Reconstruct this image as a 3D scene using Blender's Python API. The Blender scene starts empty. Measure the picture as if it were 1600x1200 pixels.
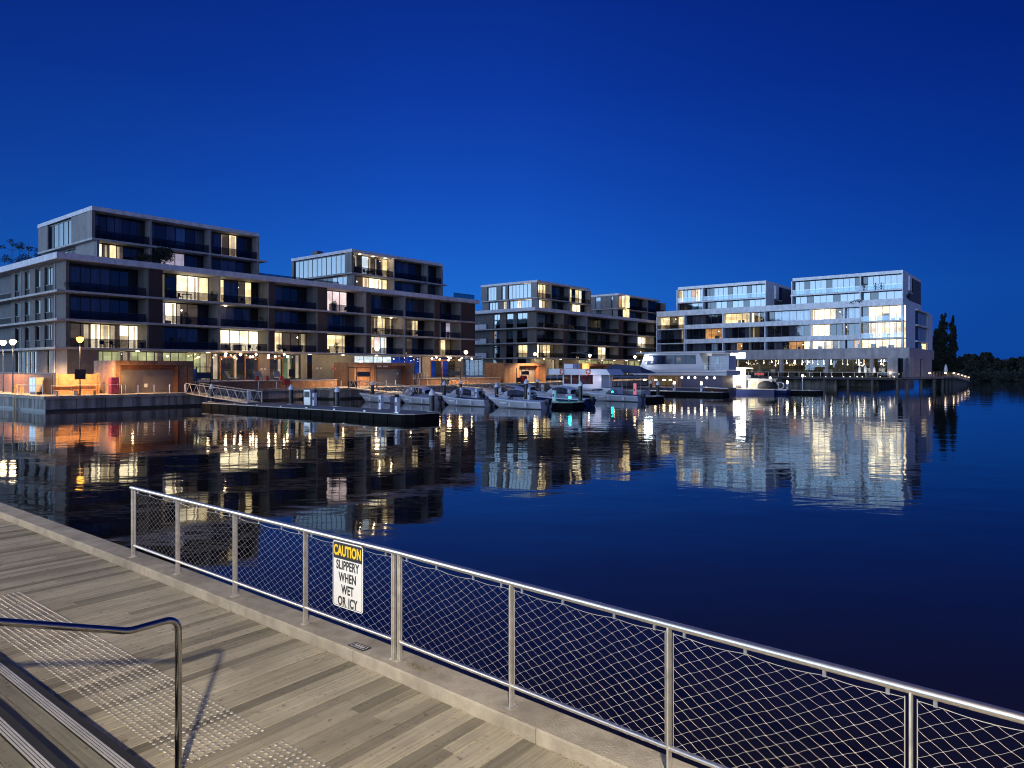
import bpy, math, random
from mathutils import Vector, Matrix
R = random.Random(11)
S = bpy.context.scene
C = S.collection
PI = math.pi

# ---------------------------------------------------------------- camera
F, H, HZ = 1110.0, 4.1, 577.0            # focal length in px of the 1600 px photograph, eye height, horizon row
cam_d = bpy.data.cameras.new('camera'); cam = bpy.data.objects.new('camera', cam_d); C.objects.link(cam)
cam_d.sensor_width = 36; cam_d.lens = F / 1600 * 36; cam_d.shift_y = -(600 - HZ) / 1600
cam_d.clip_start = 0.05; cam_d.clip_end = 9000
cam.location = (0, 0, H); cam.rotation_euler = (PI / 2, 0, 0)
S.camera = cam

# ---------------------------------------------------------------- exposure
S.view_settings.view_transform = 'Standard'; S.view_settings.look = 'None'
S.view_settings.exposure = 0; S.view_settings.gamma = 1
S.render.engine = 'CYCLES'
try:
    S.cycles.use_denoising = True; S.cycles.use_light_tree = True; S.cycles.filter_width = 1.05
    S.cycles.max_bounces = 6; S.cycles.diffuse_bounces = 2; S.cycles.glossy_bounces = 4
    S.cycles.transparent_max_bounces = 24; S.cycles.sample_clamp_indirect = 4; S.cycles.sample_clamp_direct = 12
    S.cycles.caustics_reflective = False; S.cycles.caustics_refractive = False
except Exception:
    pass

# ---------------------------------------------------------------- dusk sky
W = bpy.data.worlds.new('World'); S.world = W; W.use_nodes = True
nt = W.node_tree; nt.nodes.clear()
def nd(t, **k):
    n = nt.nodes.new(t)
    for a, b in k.items(): setattr(n, a, b)
    return n
def mth(op, a, b=None, clamp=False):
    n = nd('ShaderNodeMath', operation=op, use_clamp=clamp)
    for i, v in enumerate((a, b)):
        if v is None: continue
        if isinstance(v, (int, float)): n.inputs[i].default_value = v
        else: nt.links.new(v, n.inputs[i])
    return n.outputs[0]
tc = nd('ShaderNodeTexCoord'); sp = nd('ShaderNodeSeparateXYZ'); nt.links.new(tc.outputs['Generated'], sp.inputs[0])
rmp = nd('ShaderNodeValToRGB'); nt.links.new(mth('ABSOLUTE', sp.outputs['Z']), rmp.inputs[0])
SKY = [(0.0, (.0120, .125, .55)), (.10, (.0120, .140, .61)), (.17, (.0085, .100, .55)), (.25, (.0060, .068, .46)), (.36, (.0038, .040, .345)), (.46, (.0026, .027, .265)), (.6, (.0024, .018, .17)), (1, (.0015, .009, .085))]
el = rmp.color_ramp.elements
el[0].position, el[0].color = SKY[0][0], (*SKY[0][1], 1)
el[1].position, el[1].color = SKY[-1][0], (*SKY[-1][1], 1)
for p, c in SKY[1:-1]:
    e = el.new(p); e.color = (*c, 1)
# darker away to the right, where the night comes up
az = mth('ABSOLUTE', mth('ADD', sp.outputs['X'], 0.06))
dk = nd('ShaderNodeMapRange'); nt.links.new(az, dk.inputs[0])
for i, v in enumerate((.08, .62, 1.0, .62)): dk.inputs[1 + i].default_value = v
rt_ = nd('ShaderNodeMapRange'); nt.links.new(sp.outputs['X'], rt_.inputs[0])
for i, v in enumerate((.0, .6, 0.0, 1.0)): rt_.inputs[1 + i].default_value = v
tn = nd('ShaderNodeVectorMath', operation='MULTIPLY_ADD'); nt.links.new(rt_.outputs[0], tn.inputs[0]); tn.inputs[1].default_value = (-.50, -.30, -.06); tn.inputs[2].default_value = (1, 1, 1)
tm = nd('ShaderNodeVectorMath', operation='MULTIPLY'); nt.links.new(rmp.outputs[0], tm.inputs[0]); nt.links.new(tn.outputs[0], tm.inputs[1])
mul = nd('ShaderNodeVectorMath', operation='SCALE'); nt.links.new(tm.outputs[0], mul.inputs[0]); nt.links.new(dk.outputs[0], mul.inputs['Scale'])
# the afterglow of the sunset, low in the sky behind and left of the camera
dt = nd('ShaderNodeVectorMath', operation='DOT_PRODUCT'); nt.links.new(tc.outputs['Generated'], dt.inputs[0]); dt.inputs[1].default_value = (-.90, -.436, 0)
lobe = mth('POWER', mth('MAXIMUM', mth('MULTIPLY', mth('SUBTRACT', dt.outputs['Value'], .19), 1.2), 0.0), 1.3)
low = mth('POWER', mth('SUBTRACT', 1.0, mth('ABSOLUTE', sp.outputs['Z'])), 3.2)
glow = mth('MULTIPLY', mth('MULTIPLY', lobe, low), 7.2)
gl = nd('ShaderNodeVectorMath', operation='SCALE'); gl.inputs[0].default_value = (.48, .70, 1.0); nt.links.new(glow, gl.inputs['Scale'])
# faint even skylight of a town at dusk from behind the camera
bk = nd('ShaderNodeMapRange'); nt.links.new(sp.outputs['Y'], bk.inputs[0])
for i, v in enumerate((0.05, -.8, 0.0, 1.0)): bk.inputs[1 + i].default_value = v
bkv = nd('ShaderNodeVectorMath', operation='SCALE'); bkv.inputs[0].default_value = (.066, .080, .175); nt.links.new(bk.outputs[0], bkv.inputs['Scale'])
ad = nd('ShaderNodeVectorMath', operation='ADD'); nt.links.new(mul.outputs[0], ad.inputs[0]); nt.links.new(gl.outputs[0], ad.inputs[1])
ad2 = nd('ShaderNodeVectorMath', operation='ADD'); nt.links.new(ad.outputs[0], ad2.inputs[0]); nt.links.new(bkv.outputs[0], ad2.inputs[1])
bg = nd('ShaderNodeBackground'); nt.links.new(ad2.outputs[0], bg.inputs['Color']); bg.inputs['Strength'].default_value = 1.0
wo = nd('ShaderNodeOutputWorld'); nt.links.new(bg.outputs[0], wo.inputs[0])

# ---------------------------------------------------------------- the grid all buildings share
CA, SA = .6255, .7802
TH = math.atan2(SA, CA)
def G(u, v, z=0.0): return Vector((CA * u - SA * v, SA * u + CA * v, z))
def ua(px, v):
    k = (px - 800) / F; return (SA * v + k * CA * v) / (CA - k * SA)
def vb(px, u):
    k = (px - 800) / F; return (CA * u - k * SA * u) / (SA + k * CA)

# ---------------------------------------------------------------- materials
MATS = {}
def mat(name, col, rough=.7, metal=0.0, var=.18, scale=1.5, bump=0.0, bscale=20, emit=None, es=1.0, spec=.5, stain=0.0, coat=0.0):
    if name in MATS: return MATS[name]
    m = bpy.data.materials.new(name); m.use_nodes = True; t = m.node_tree; N = t.nodes; L = t.links
    b = N['Principled BSDF']; b.inputs['Roughness'].default_value = rough; b.inputs['Metallic'].default_value = metal
    b.inputs['Specular IOR Level'].default_value = spec; b.inputs['Coat Weight'].default_value = coat
    geo = N.new('ShaderNodeNewGeometry')
    no = N.new('ShaderNodeTexNoise'); no.inputs['Scale'].default_value = scale; no.inputs['Detail'].default_value = 5; no.inputs['Roughness'].default_value = .65
    L.new(geo.outputs['Position'], no.inputs['Vector'])
    mr = N.new('ShaderNodeMapRange'); L.new(no.outputs['Fac'], mr.inputs[0])
    mr.inputs[1].default_value = .3; mr.inputs[2].default_value = .7; mr.inputs[3].default_value = 1 - var; mr.inputs[4].default_value = 1 + var
    sc = N.new('ShaderNodeVectorMath'); sc.operation = 'SCALE'; sc.inputs[0].default_value = col; L.new(mr.outputs[0], sc.inputs['Scale'])
    out = sc.outputs[0]
    if stain:
        mp = N.new('ShaderNodeMapping'); mp.inputs['Scale'].default_value = (1.3, 1.3, .12); L.new(geo.outputs['Position'], mp.inputs[0])
        n2 = N.new('ShaderNodeTexNoise'); n2.inputs['Scale'].default_value = 1.0; n2.inputs['Detail'].default_value = 4; L.new(mp.outputs[0], n2.inputs['Vector'])
        m2 = N.new('ShaderNodeMapRange'); L.new(n2.outputs['Fac'], m2.inputs[0]); m2.inputs[1].default_value = .42; m2.inputs[2].default_value = .62
        m2.inputs[3].default_value = 1; m2.inputs[4].default_value = 1 - stain
        s2 = N.new('ShaderNodeVectorMath'); s2.operation = 'SCALE'; L.new(out, s2.inputs[0]); L.new(m2.outputs[0], s2.inputs['Scale']); out = s2.outputs[0]
    L.new(out, b.inputs['Base Color'])
    if bump:
        n3 = N.new('ShaderNodeTexNoise'); n3.inputs['Scale'].default_value = bscale; n3.inputs['Detail'].default_value = 3; L.new(geo.outputs['Position'], n3.inputs['Vector'])
        bp = N.new('ShaderNodeBump'); bp.inputs['Strength'].default_value = bump; bp.inputs['Distance'].default_value = .02
        L.new(n3.outputs['Fac'], bp.inputs['Height']); L.new(bp.outputs[0], b.inputs['Normal'])
    if emit:
        b.inputs['Emission Color'].default_value = (*emit, 1); b.inputs['Emission Strength'].default_value = es
    MATS[name] = m
    return m

def room(name, col, st, blocks=.55):
    """a lit room: its walls emit in place of lamplight, broken up by doors, pictures and shelves"""
    if name in MATS: return MATS[name]
    m = bpy.data.materials.new(name); m.use_nodes = True; t = m.node_tree; N = t.nodes; L = t.links; N.clear()
    geo = N.new('ShaderNodeNewGeometry'); s = N.new('ShaderNodeSeparateXYZ'); L.new(geo.outputs['Position'], s.inputs[0])
    a = N.new('ShaderNodeMath'); a.operation = 'ADD'; L.new(s.outputs[0], a.inputs[0]); L.new(s.outputs[1], a.inputs[1])
    c = N.new('ShaderNodeCombineXYZ'); L.new(a.outputs[0], c.inputs[0]); L.new(s.outputs[2], c.inputs[1])
    br = N.new('ShaderNodeTexBrick'); L.new(c.outputs[0], br.inputs['Vector']); br.inputs['Scale'].default_value = 1
    br.inputs['Color1'].default_value = (1, 1, 1, 1); br.inputs['Color2'].default_value = (1 - blocks, 1 - blocks * 1.1, 1 - blocks * 1.25, 1); br.inputs['Mortar'].default_value = (.8, .78, .7, 1)
    br.inputs['Brick Width'].default_value = 1.35; br.inputs['Row Height'].default_value = .83; br.inputs['Mortar Size'].default_value = .03; br.inputs['Bias'].default_value = -.25
    no = N.new('ShaderNodeTexNoise'); no.inputs['Scale'].default_value = .45; no.inputs['Detail'].default_value = 3; L.new(geo.outputs['Position'], no.inputs['Vector'])
    mr = N.new('ShaderNodeMapRange'); L.new(no.outputs['Fac'], mr.inputs[0]); mr.inputs[1].default_value = .3; mr.inputs[2].default_value = .7; mr.inputs[3].default_value = .55; mr.inputs[4].default_value = 1.35
    v = N.new('ShaderNodeVectorMath'); v.operation = 'MULTIPLY'; L.new(br.outputs['Color'], v.inputs[0]); v.inputs[1].default_value = col
    w = N.new('ShaderNodeVectorMath'); w.operation = 'SCALE'; L.new(v.outputs[0], w.inputs[0]); L.new(mr.outputs[0], w.inputs['Scale'])
    e = N.new('ShaderNodeEmission'); L.new(w.outputs[0], e.inputs[0]); e.inputs[1].default_value = st  # emission stands in for lamplight on the room walls
    o = N.new('ShaderNodeOutputMaterial'); L.new(e.outputs[0], o.inputs[0])
    MATS[name] = m
    return m

def glow_mat(name, col, st):
    if name in MATS: return MATS[name]
    m = bpy.data.materials.new(name); m.use_nodes = True; t = m.node_tree; N = t.nodes; L = t.links; N.clear()
    e = N.new('ShaderNodeEmission'); e.inputs[0].default_value = (*col, 1); e.inputs[1].default_value = st
    o = N.new('ShaderNodeOutputMaterial'); L.new(e.outputs[0], o.inputs[0])
    MATS[name] = m
    return m

def clear_glass(name, alpha, tint=(1, 1, 1), rough=.02):
    if name in MATS: return MATS[name]
    m = bpy.data.materials.new(name); m.use_nodes = True; t = m.node_tree; N = t.nodes; L = t.links; N.clear()
    tr = N.new('ShaderNodeBsdfTransparent'); tr.inputs[0].default_value = (*tint, 1)
    g = N.new('ShaderNodeBsdfGlossy'); g.inputs['Roughness'].default_value = rough; g.inputs[0].default_value = (.9, .95, 1, 1)
    mx = N.new('ShaderNodeMixShader'); mx.inputs[0].default_value = alpha
    L.new(tr.outputs[0], mx.inputs[1]); L.new(g.outputs[0], mx.inputs[2])
    o = N.new('ShaderNodeOutputMaterial'); L.new(mx.outputs[0], o.inputs[0])
    MATS[name] = m
    return m

def tinted_glass(name, base, refl, var=.5):
    """coated window glass over a dim room or drawn curtain: part mirror, part what stands behind it"""
    if name in MATS: return MATS[name]
    m = bpy.data.materials.new(name); m.use_nodes = True; t = m.node_tree; N = t.nodes; L = t.links; N.clear()
    geo = N.new('ShaderNodeNewGeometry')
    mp = N.new('ShaderNodeMapping'); mp.inputs['Scale'].default_value = (2.2, 2.2, .15); L.new(geo.outputs['Position'], mp.inputs[0])
    no = N.new('ShaderNodeTexNoise'); no.inputs['Scale'].default_value = 1.2; no.inputs['Detail'].default_value = 3; L.new(mp.outputs[0], no.inputs['Vector'])
    mr = N.new('ShaderNodeMapRange'); L.new(no.outputs['Fac'], mr.inputs[0]); mr.inputs[1].default_value = .3; mr.inputs[2].default_value = .7; mr.inputs[3].default_value = 1 - var; mr.inputs[4].default_value = 1 + var
    sc = N.new('ShaderNodeVectorMath'); sc.operation = 'SCALE'; sc.inputs[0].default_value = base; L.new(mr.outputs[0], sc.inputs['Scale'])
    d = N.new('ShaderNodeBsdfDiffuse'); L.new(sc.outputs[0], d.inputs[0])
    g = N.new('ShaderNodeBsdfGlossy'); g.inputs['Roughness'].default_value = .04; g.inputs[0].default_value = (.85, .95, 1, 1)
    n3 = N.new('ShaderNodeTexNoise'); n3.inputs['Scale'].default_value = .5; L.new(geo.outputs['Position'], n3.inputs['Vector'])
    bp = N.new('ShaderNodeBump'); bp.inputs['Strength'].default_value = .12; bp.inputs['Distance'].default_value = .08; L.new(n3.outputs['Fac'], bp.inputs['Height']); L.new(bp.outputs[0], g.inputs['Normal'])
    mx = N.new('ShaderNodeMixShader'); mx.inputs[0].default_value = refl
    L.new(d.outputs[0], mx.inputs[1]); L.new(g.outputs[0], mx.inputs[2])
    o = N.new('ShaderNodeOutputMaterial'); L.new(mx.outputs[0], o.inputs[0])
    MATS[name] = m
    return m

def toned(name, rough=.75, tint=(.36, .335, .27), grain=(1, 1, 1), bump=.25, gscale=6):
    """timber boards: each board carries its own tone, the grain runs along the board (local axes of the grid)"""
    if name in MATS: return MATS[name]
    m = bpy.data.materials.new(name); m.use_nodes = True; t = m.node_tree; N = t.nodes; L = t.links
    b = N['Principled BSDF']; b.inputs['Roughness'].default_value = rough; b.inputs['Specular IOR Level'].default_value = .3
    at = N.new('ShaderNodeAttribute'); at.attribute_name = 'tone'
    tcn = N.new('ShaderNodeTexCoord'); mp = N.new('ShaderNodeMapping'); mp.inputs['Scale'].default_value = grain; L.new(tcn.outputs['Object'], mp.inputs[0])
    no = N.new('ShaderNodeTexNoise'); no.inputs['Scale'].default_value = gscale; no.inputs['Detail'].default_value = 7; no.inputs['Roughness'].default_value = .72; L.new(mp.outputs[0], no.inputs['Vector'])
    mr = N.new('ShaderNodeMapRange'); L.new(no.outputs['Fac'], mr.inputs[0]); mr.inputs[1].default_value = .28; mr.inputs[2].default_value = .72; mr.inputs[3].default_value = .68; mr.inputs[4].default_value = 1.28
    n2 = N.new('ShaderNodeTexNoise'); n2.inputs['Scale'].default_value = 1.1; n2.inputs['Detail'].default_value = 6; n2.inputs['Roughness'].default_value = .7; L.new(tcn.outputs['Object'], n2.inputs['Vector'])
    m2 = N.new('ShaderNodeMapRange'); L.new(n2.outputs['Fac'], m2.inputs[0]); m2.inputs[1].default_value = .3; m2.inputs[2].default_value = .7; m2.inputs[3].default_value = .78; m2.inputs[4].default_value = 1.15
    n4 = N.new('ShaderNodeTexNoise'); n4.inputs['Scale'].default_value = 14; n4.inputs['Detail'].default_value = 2; L.new(tcn.outputs['Object'], n4.inputs['Vector'])
    m4 = N.new('ShaderNodeMapRange'); L.new(n4.outputs['Fac'], m4.inputs[0]); m4.inputs[1].default_value = .25; m4.inputs[2].default_value = .36; m4.inputs[3].default_value = .5; m4.inputs[4].default_value = 1
    def mul2(a, c):
        x = N.new('ShaderNodeMath'); x.operation = 'MULTIPLY'; L.new(a, x.inputs[0]); L.new(c, x.inputs[1]); return x.outputs[0]
    k = mul2(mul2(mul2(mr.outputs[0], m2.outputs[0]), m4.outputs[0]), at.outputs['Fac'])
    sc = N.new('ShaderNodeVectorMath'); sc.operation = 'SCALE'; sc.inputs[0].default_value = tint; L.new(k, sc.inputs['Scale'])
    L.new(sc.outputs[0], b.inputs['Base Color'])
    bp = N.new('ShaderNodeBump'); bp.inputs['Strength'].default_value = bump; bp.inputs['Distance'].default_value = .01
    L.new(no.outputs['Fac'], bp.inputs['Height']); L.new(bp.outputs[0], b.inputs['Normal'])
    MATS[name] = m
    return m

M = dict(
    white=mat('white_render', (.78, .78, .78), .7, stain=.12),
    fascia=mat('fascia_paint', (.60, .58, .61), .65, stain=.15),
    slab=mat('slab_concrete', (.42, .40, .38), .75, stain=.2),
    beige=mat('beige_render', (.34, .31, .25), .8, stain=.15),
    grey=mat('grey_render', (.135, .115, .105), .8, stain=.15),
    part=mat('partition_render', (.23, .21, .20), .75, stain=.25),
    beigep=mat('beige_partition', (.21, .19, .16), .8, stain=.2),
    cruiser=mat('cruiser_paint', (.42, .42, .47), .3, var=.06),
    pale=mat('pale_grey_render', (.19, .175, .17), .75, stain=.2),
    podium=mat('podium_stone', (.42, .375, .37), .8, stain=.2, scale=.8),
    core=mat('dark_core', (.10, .10, .11), .8),
    soffit=mat('soffit', (.20, .16, .12), .7),
    screen=mat('brown_screen', (.042, .021, .015), .6, var=.4, scale=6),
    dark=mat('dark_metal', (.015, .015, .018), .4),
    steel=mat('brushed_steel', (.80, .76, .70), .36, 1.0, var=.10, scale=18),
    steel2=mat('polished_steel', (.40, .38, .35), .16, 1.0, var=.1, scale=10),
    galv=mat('galvanised_steel', (.66, .64, .58), .42, .7, var=.25, scale=9),
    rope=mat('wire_rope', (.46, .43, .37), .42, .5, var=.15),
    alu=mat('aluminium', (.62, .60, .55), .35, .8, var=.1, scale=12),
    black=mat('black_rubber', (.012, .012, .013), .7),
    conc=mat('quay_concrete', (.36, .33, .29), .85, bump=.4, bscale=6, stain=.6, scale=.8),
    kerb=mat('kerb_concrete', (.40, .365, .30), .88, bump=.5, bscale=60, scale=5, var=.22, stain=.25),
    pave=mat('paving', (.33, .30, .26), .85, scale=.6),
    terr=mat('terrace_stone', (.50, .46, .40), .8, scale=.8),
    corten=mat('timber_cladding', (.30, .15, .07), .6, var=.35, scale=3, stain=.3),
    cortend=mat('dark_timber_cladding', (.16, .06, .028), .6, var=.35, scale=3, stain=.3),
    shutter=mat('roller_shutter', (.22, .19, .17), .5, .3, var=.1),
    pontoon=mat('pontoon_side', (.010, .010, .010), .9, var=.5, scale=2.5, stain=.4, spec=.15),
    pdeck=mat('pontoon_deck', (.20, .20, .22), .85, var=.15, scale=4),
    prub=mat('pontoon_edge', (.55, .50, .43), .6),
    pile=mat('pile_sleeve', (.012, .012, .013), .35),
    wcap=mat('white_plastic', (.75, .75, .78), .4, var=.05),
    hullw=mat('white_gelcoat', (.78, .78, .82), .25, var=.06, coat=.4, scale=.7),
    hullg=mat('grey_gelcoat', (.50, .50, .54), .3, var=.08, coat=.4, scale=.7),
    hulln=mat('navy_gelcoat', (.02, .03, .10), .25, var=.1),
    canvas=mat('canvas', (.07, .08, .14), .9, var=.3, scale=3),
    canvasl=mat('pale_canvas', (.60, .62, .72), .85, var=.2, scale=3),
    maroon=mat('maroon_fabric', (.10, .025, .03), .8),
    orange=mat('orange_plastic', (.75, .11, .02), .5),
    red=mat('red_paint', (.35, .02, .02), .5),
    bluep=mat('blue_cloth', (.06, .25, .62), .8),
    purple=mat('purple_paint', (.10, .012, .05), .5),
    furn=mat('furniture', (.05, .04, .035), .7, var=.4),
    furnl=mat('pale_furniture', (.45, .42, .38), .7),
    leaf=mat('leaf_green', (.035, .055, .022), .7, var=.5, scale=4),
    leafd=mat('dark_leaf', (.012, .017, .009), .8, var=.5, scale=2),
    bark=mat('bark', (.05, .038, .028), .9),
    pot=mat('clay_pot', (.10, .08, .07), .8),
    signw=mat('sign_white', (.80, .79, .75), .45, var=.03),
    signb=mat('sign_black', (.02, .02, .02), .5),
    signy=mat('sign_yellow', (.85, .55, .01), .5, var=.02),
    gdark=tinted_glass('dark_window_glass', (.008, .009, .016), .07),
    gcurt=tinted_glass('curtained_window_glass', (.060, .060, .085), .08),
    gpale=tinted_glass('pale_blind_window_glass', (.30, .36, .42), .12),
    gsky=tinted_glass('coated_window_glass', (.05, .09, .10), .19, .7),
    gclear=clear_glass('clear_window_glass', .03),
    gbal=clear_glass('balustrade_glass', .015, (.50, .50, .52)),
    gbals=clear_glass('pale_balustrade_glass', .07, (.75, .85, .9)),
)
ROOMS = dict(
    w=room('room_warm', (1.0, .78, .42), 1.6), W=room('room_bright', (1.0, .85, .55), 3.0, .35), o=room('room_amber', (.85, .42, .16), .75), p=room('room_pink_white', (1.0, .78, .78), 1.25, .3),
    g=room('room_greenish', (.58, .60, .28), .85), b=room('room_blue', (.02, .07, .55), .55, .8), v=room('room_lavender', (.55, .50, .70), .75), k=room('room_dim', (.30, .22, .12), .30),
    n=room('shop_dim', (.22, .34, .20), .55, .8), c=room('room_cool_white', (.75, .9, 1.0), 1.2, .3), z=room('restaurant_dim', (.09, .08, .05), .4, .9))
GL = dict(lamp=glow_mat('lamp_warm', (1, .72, .40), 26), amber=glow_mat('lamp_amber', (1, .42, .06), 7), spot=glow_mat('downlight_warm', (1, .74, .42), 18),
          white=glow_mat('lamp_white', (1, .97, .90), 22), flood=glow_mat('floodlight', (.85, .95, 1), 60), teal=glow_mat('nav_green', (.02, .9, .62), 8),
          pinkl=glow_mat('pink_tube', (1, .25, .40), .9), porth=glow_mat('porthole_glow', (1, .92, .78), 4), red=glow_mat('red_neon', (1, .03, .05), 1.6), blue=glow_mat('blue_screen', (.06, .22, 1), 1.4))

# ---------------------------------------------------------------- mesh helpers
class MB:
    def __init__(s, T=None): s.v, s.f, s.m, s.t, s.T = [], [], [], [], T
    def add(s, vs, fs, mi=0, tone=1.0):
        o = len(s.v)
        s.v += [tuple(s.T(*p)) if s.T else tuple(p) for p in vs]
        for f in fs: s.f.append([o + i for i in f]); s.m.append(mi); s.t.append(tone)
        return s
    def box(s, x0, x1, y0, y1, z0, z1, mi=0, tone=1.0):
        if x0 > x1: x0, x1 = x1, x0
        if y0 > y1: y0, y1 = y1, y0
        if z0 > z1: z0, z1 = z1, z0
        return s.add([(x0, y0, z0), (x1, y0, z0), (x1, y1, z0), (x0, y1, z0), (x0, y0, z1), (x1, y0, z1), (x1, y1, z1), (x0, y1, z1)],
                     [(0, 3, 2, 1), (4, 5, 6, 7), (0, 1, 5, 4), (1, 2, 6, 5), (2, 3, 7, 6), (3, 0, 4, 7)], mi, tone)
    def prism(s, pts, z0, z1, mi=0):
        n = len(pts); vs = [(x, y, z0) for x, y in pts] + [(x, y, z1) for x, y in pts]
        return s.add(vs, [tuple(range(n))[::-1], tuple(range(n, 2 * n))] + [(i, (i + 1) % n, (i + 1) % n + n, i + n) for i in range(n)], mi)
    def tube(s, pts, r, n=8, mi=0, cap=True):
        pts = [Vector(p) for p in pts]; rs = r if isinstance(r, (list, tuple)) else [r] * len(pts)
        vs, fs = [], []
        t0 = (pts[1] - pts[0]).normalized(); ref = Vector((0, 0, 1)) if abs(t0.z) < .9 else Vector((1, 0, 0))
        a = t0.cross(ref).normalized()
        for i, p in enumerate(pts):
            t = (pts[min(i + 1, len(pts) - 1)] - pts[max(i - 1, 0)]).normalized()
            a = (a - t * a.dot(t)).normalized(); b = t.cross(a)
            for k in range(n):
                q = 2 * PI * k / n; vs.append(tuple(p + (a * math.cos(q) + b * math.sin(q)) * rs[i]))
        for i in range(len(pts) - 1):
            for k in range(n): fs.append((i * n + k, i * n + (k + 1) % n, (i + 1) * n + (k + 1) % n, (i + 1) * n + k))
        if cap: fs += [tuple(range(n))[::-1], tuple(range((len(pts) - 1) * n, len(pts) * n))]
        return s.add(vs, fs, mi)
    def lathe(s, c, prof, n=14, mi=0):
        vs = [(c[0] + r * math.cos(2 * PI * k / n), c[1] + r * math.sin(2 * PI * k / n), c[2] + z) for r, z in prof for k in range(n)]
        fs = [(i * n + k, i * n + (k + 1) % n, (i + 1) * n + (k + 1) % n, (i + 1) * n + k) for i in range(len(prof) - 1) for k in range(n)]
        fs += [tuple(range(n))[::-1], tuple(range((len(prof) - 1) * n, len(prof) * n))]
        return s.add(vs, fs, mi)
    def ball(s, c, r, n=10, mi=0, sz=1.0):
        return s.lathe(c, [(max(.02, math.sin(PI * i / 7)) * r, -math.cos(PI * i / 7) * r * sz) for i in range(8)], n, mi)
    def leaves(s, c, rad, count, size, rnd, mi=0, hollow=.35):
        for _ in range(count):
            while True:
                p = Vector((rnd.uniform(-1, 1), rnd.uniform(-1, 1), rnd.uniform(-1, 1)))
                if hollow < p.length < 1: break
            p = Vector((c[0] + p.x * rad[0], c[1] + p.y * rad[1], c[2] + p.z * rad[2]))
            a = Vector((rnd.gauss(0, 1), rnd.gauss(0, 1), rnd.gauss(0, 1))).normalized(); b = a.cross(Vector((rnd.gauss(0, 1), rnd.gauss(0, 1), rnd.gauss(0, 1)))).normalized()
            k = size * rnd.uniform(.6, 1.4)
            s.add([tuple(p - a * k - b * k * .5), tuple(p + a * k - b * k * .4), tuple(p + a * k * .7 + b * k * .6), tuple(p - a * k * .8 + b * k * .5)], [(0, 1, 2, 3)], mi)
        return s
    def build(s, name, mats, parent=None, loc=(0, 0, 0), rz=0.0, smooth=False, label=None, cat=None, group=None, kind=None):
        me = bpy.data.meshes.new(name); me.from_pydata(s.v, [], s.f)
        for m in (mats if isinstance(mats, (list, tuple)) else [mats]): me.materials.append(m)
        me.polygons.foreach_set('material_index', s.m)
        if smooth: me.polygons.foreach_set('use_smooth', [True] * len(s.f))
        if any(t != 1.0 for t in s.t):
            at = me.attributes.new('tone', 'FLOAT', 'FACE'); at.data.foreach_set('value', s.t)
        me.update()
        o = bpy.data.objects.new(name, me); C.objects.link(o); o.location = loc; o.rotation_euler = (0, 0, rz)
        if parent: o.parent = parent
        tag(o, label, cat, group, kind)
        return o
def smooth_angle(o, deg=40):
    me = o.data; me.polygons.foreach_set('use_smooth', [True] * len(me.polygons))
    try: me.set_sharp_from_angle(angle=math.radians(deg))
    except Exception: pass
def tag(o, label=None, cat=None, group=None, kind=None):
    if label: o['label'] = label
    if cat: o['category'] = cat
    if group: o['group'] = group
    if kind: o['kind'] = kind
    return o
def thing(name, label, cat, loc=(0, 0, 0), rz=0.0, group=None):
    o = bpy.data.objects.new(name, None); C.objects.link(o); o.empty_display_size = .3
    o.location = loc; o.rotation_euler = (0, 0, rz)
    return tag(o, label, cat, group)
def dup(o, loc=None, rz=None, label=None, parent=None):
    c = o.copy(); C.objects.link(c); c.parent = parent
    if loc is not None: c.location = loc
    if rz is not None: c.rotation_euler = (0, 0, rz)
    if label: c['label'] = label
    for ch in list(o.children): dup(ch, parent=c)
    return c
def spot(name, loc, energy, col, aim=(0, 0, -1), deg=150, blend=.5, r=.15):
    l = bpy.data.lights.new(name, 'SPOT'); l.energy = energy; l.color = col; l.shadow_soft_size = r; l.spot_size = math.radians(deg); l.spot_blend = blend
    o = bpy.data.objects.new(name, l); C.objects.link(o); o.location = loc; o.rotation_euler = Vector(aim).to_track_quat('-Z', 'Y').to_euler()
    return o
def point(name, loc, energy, col, r=.15, parent=None):
    l = bpy.data.lights.new(name, 'POINT'); l.energy = energy; l.color = col; l.shadow_soft_size = r
    o = bpy.data.objects.new(name, l); C.objects.link(o); o.location = loc
    if parent: o.parent = parent
    return o

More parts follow.
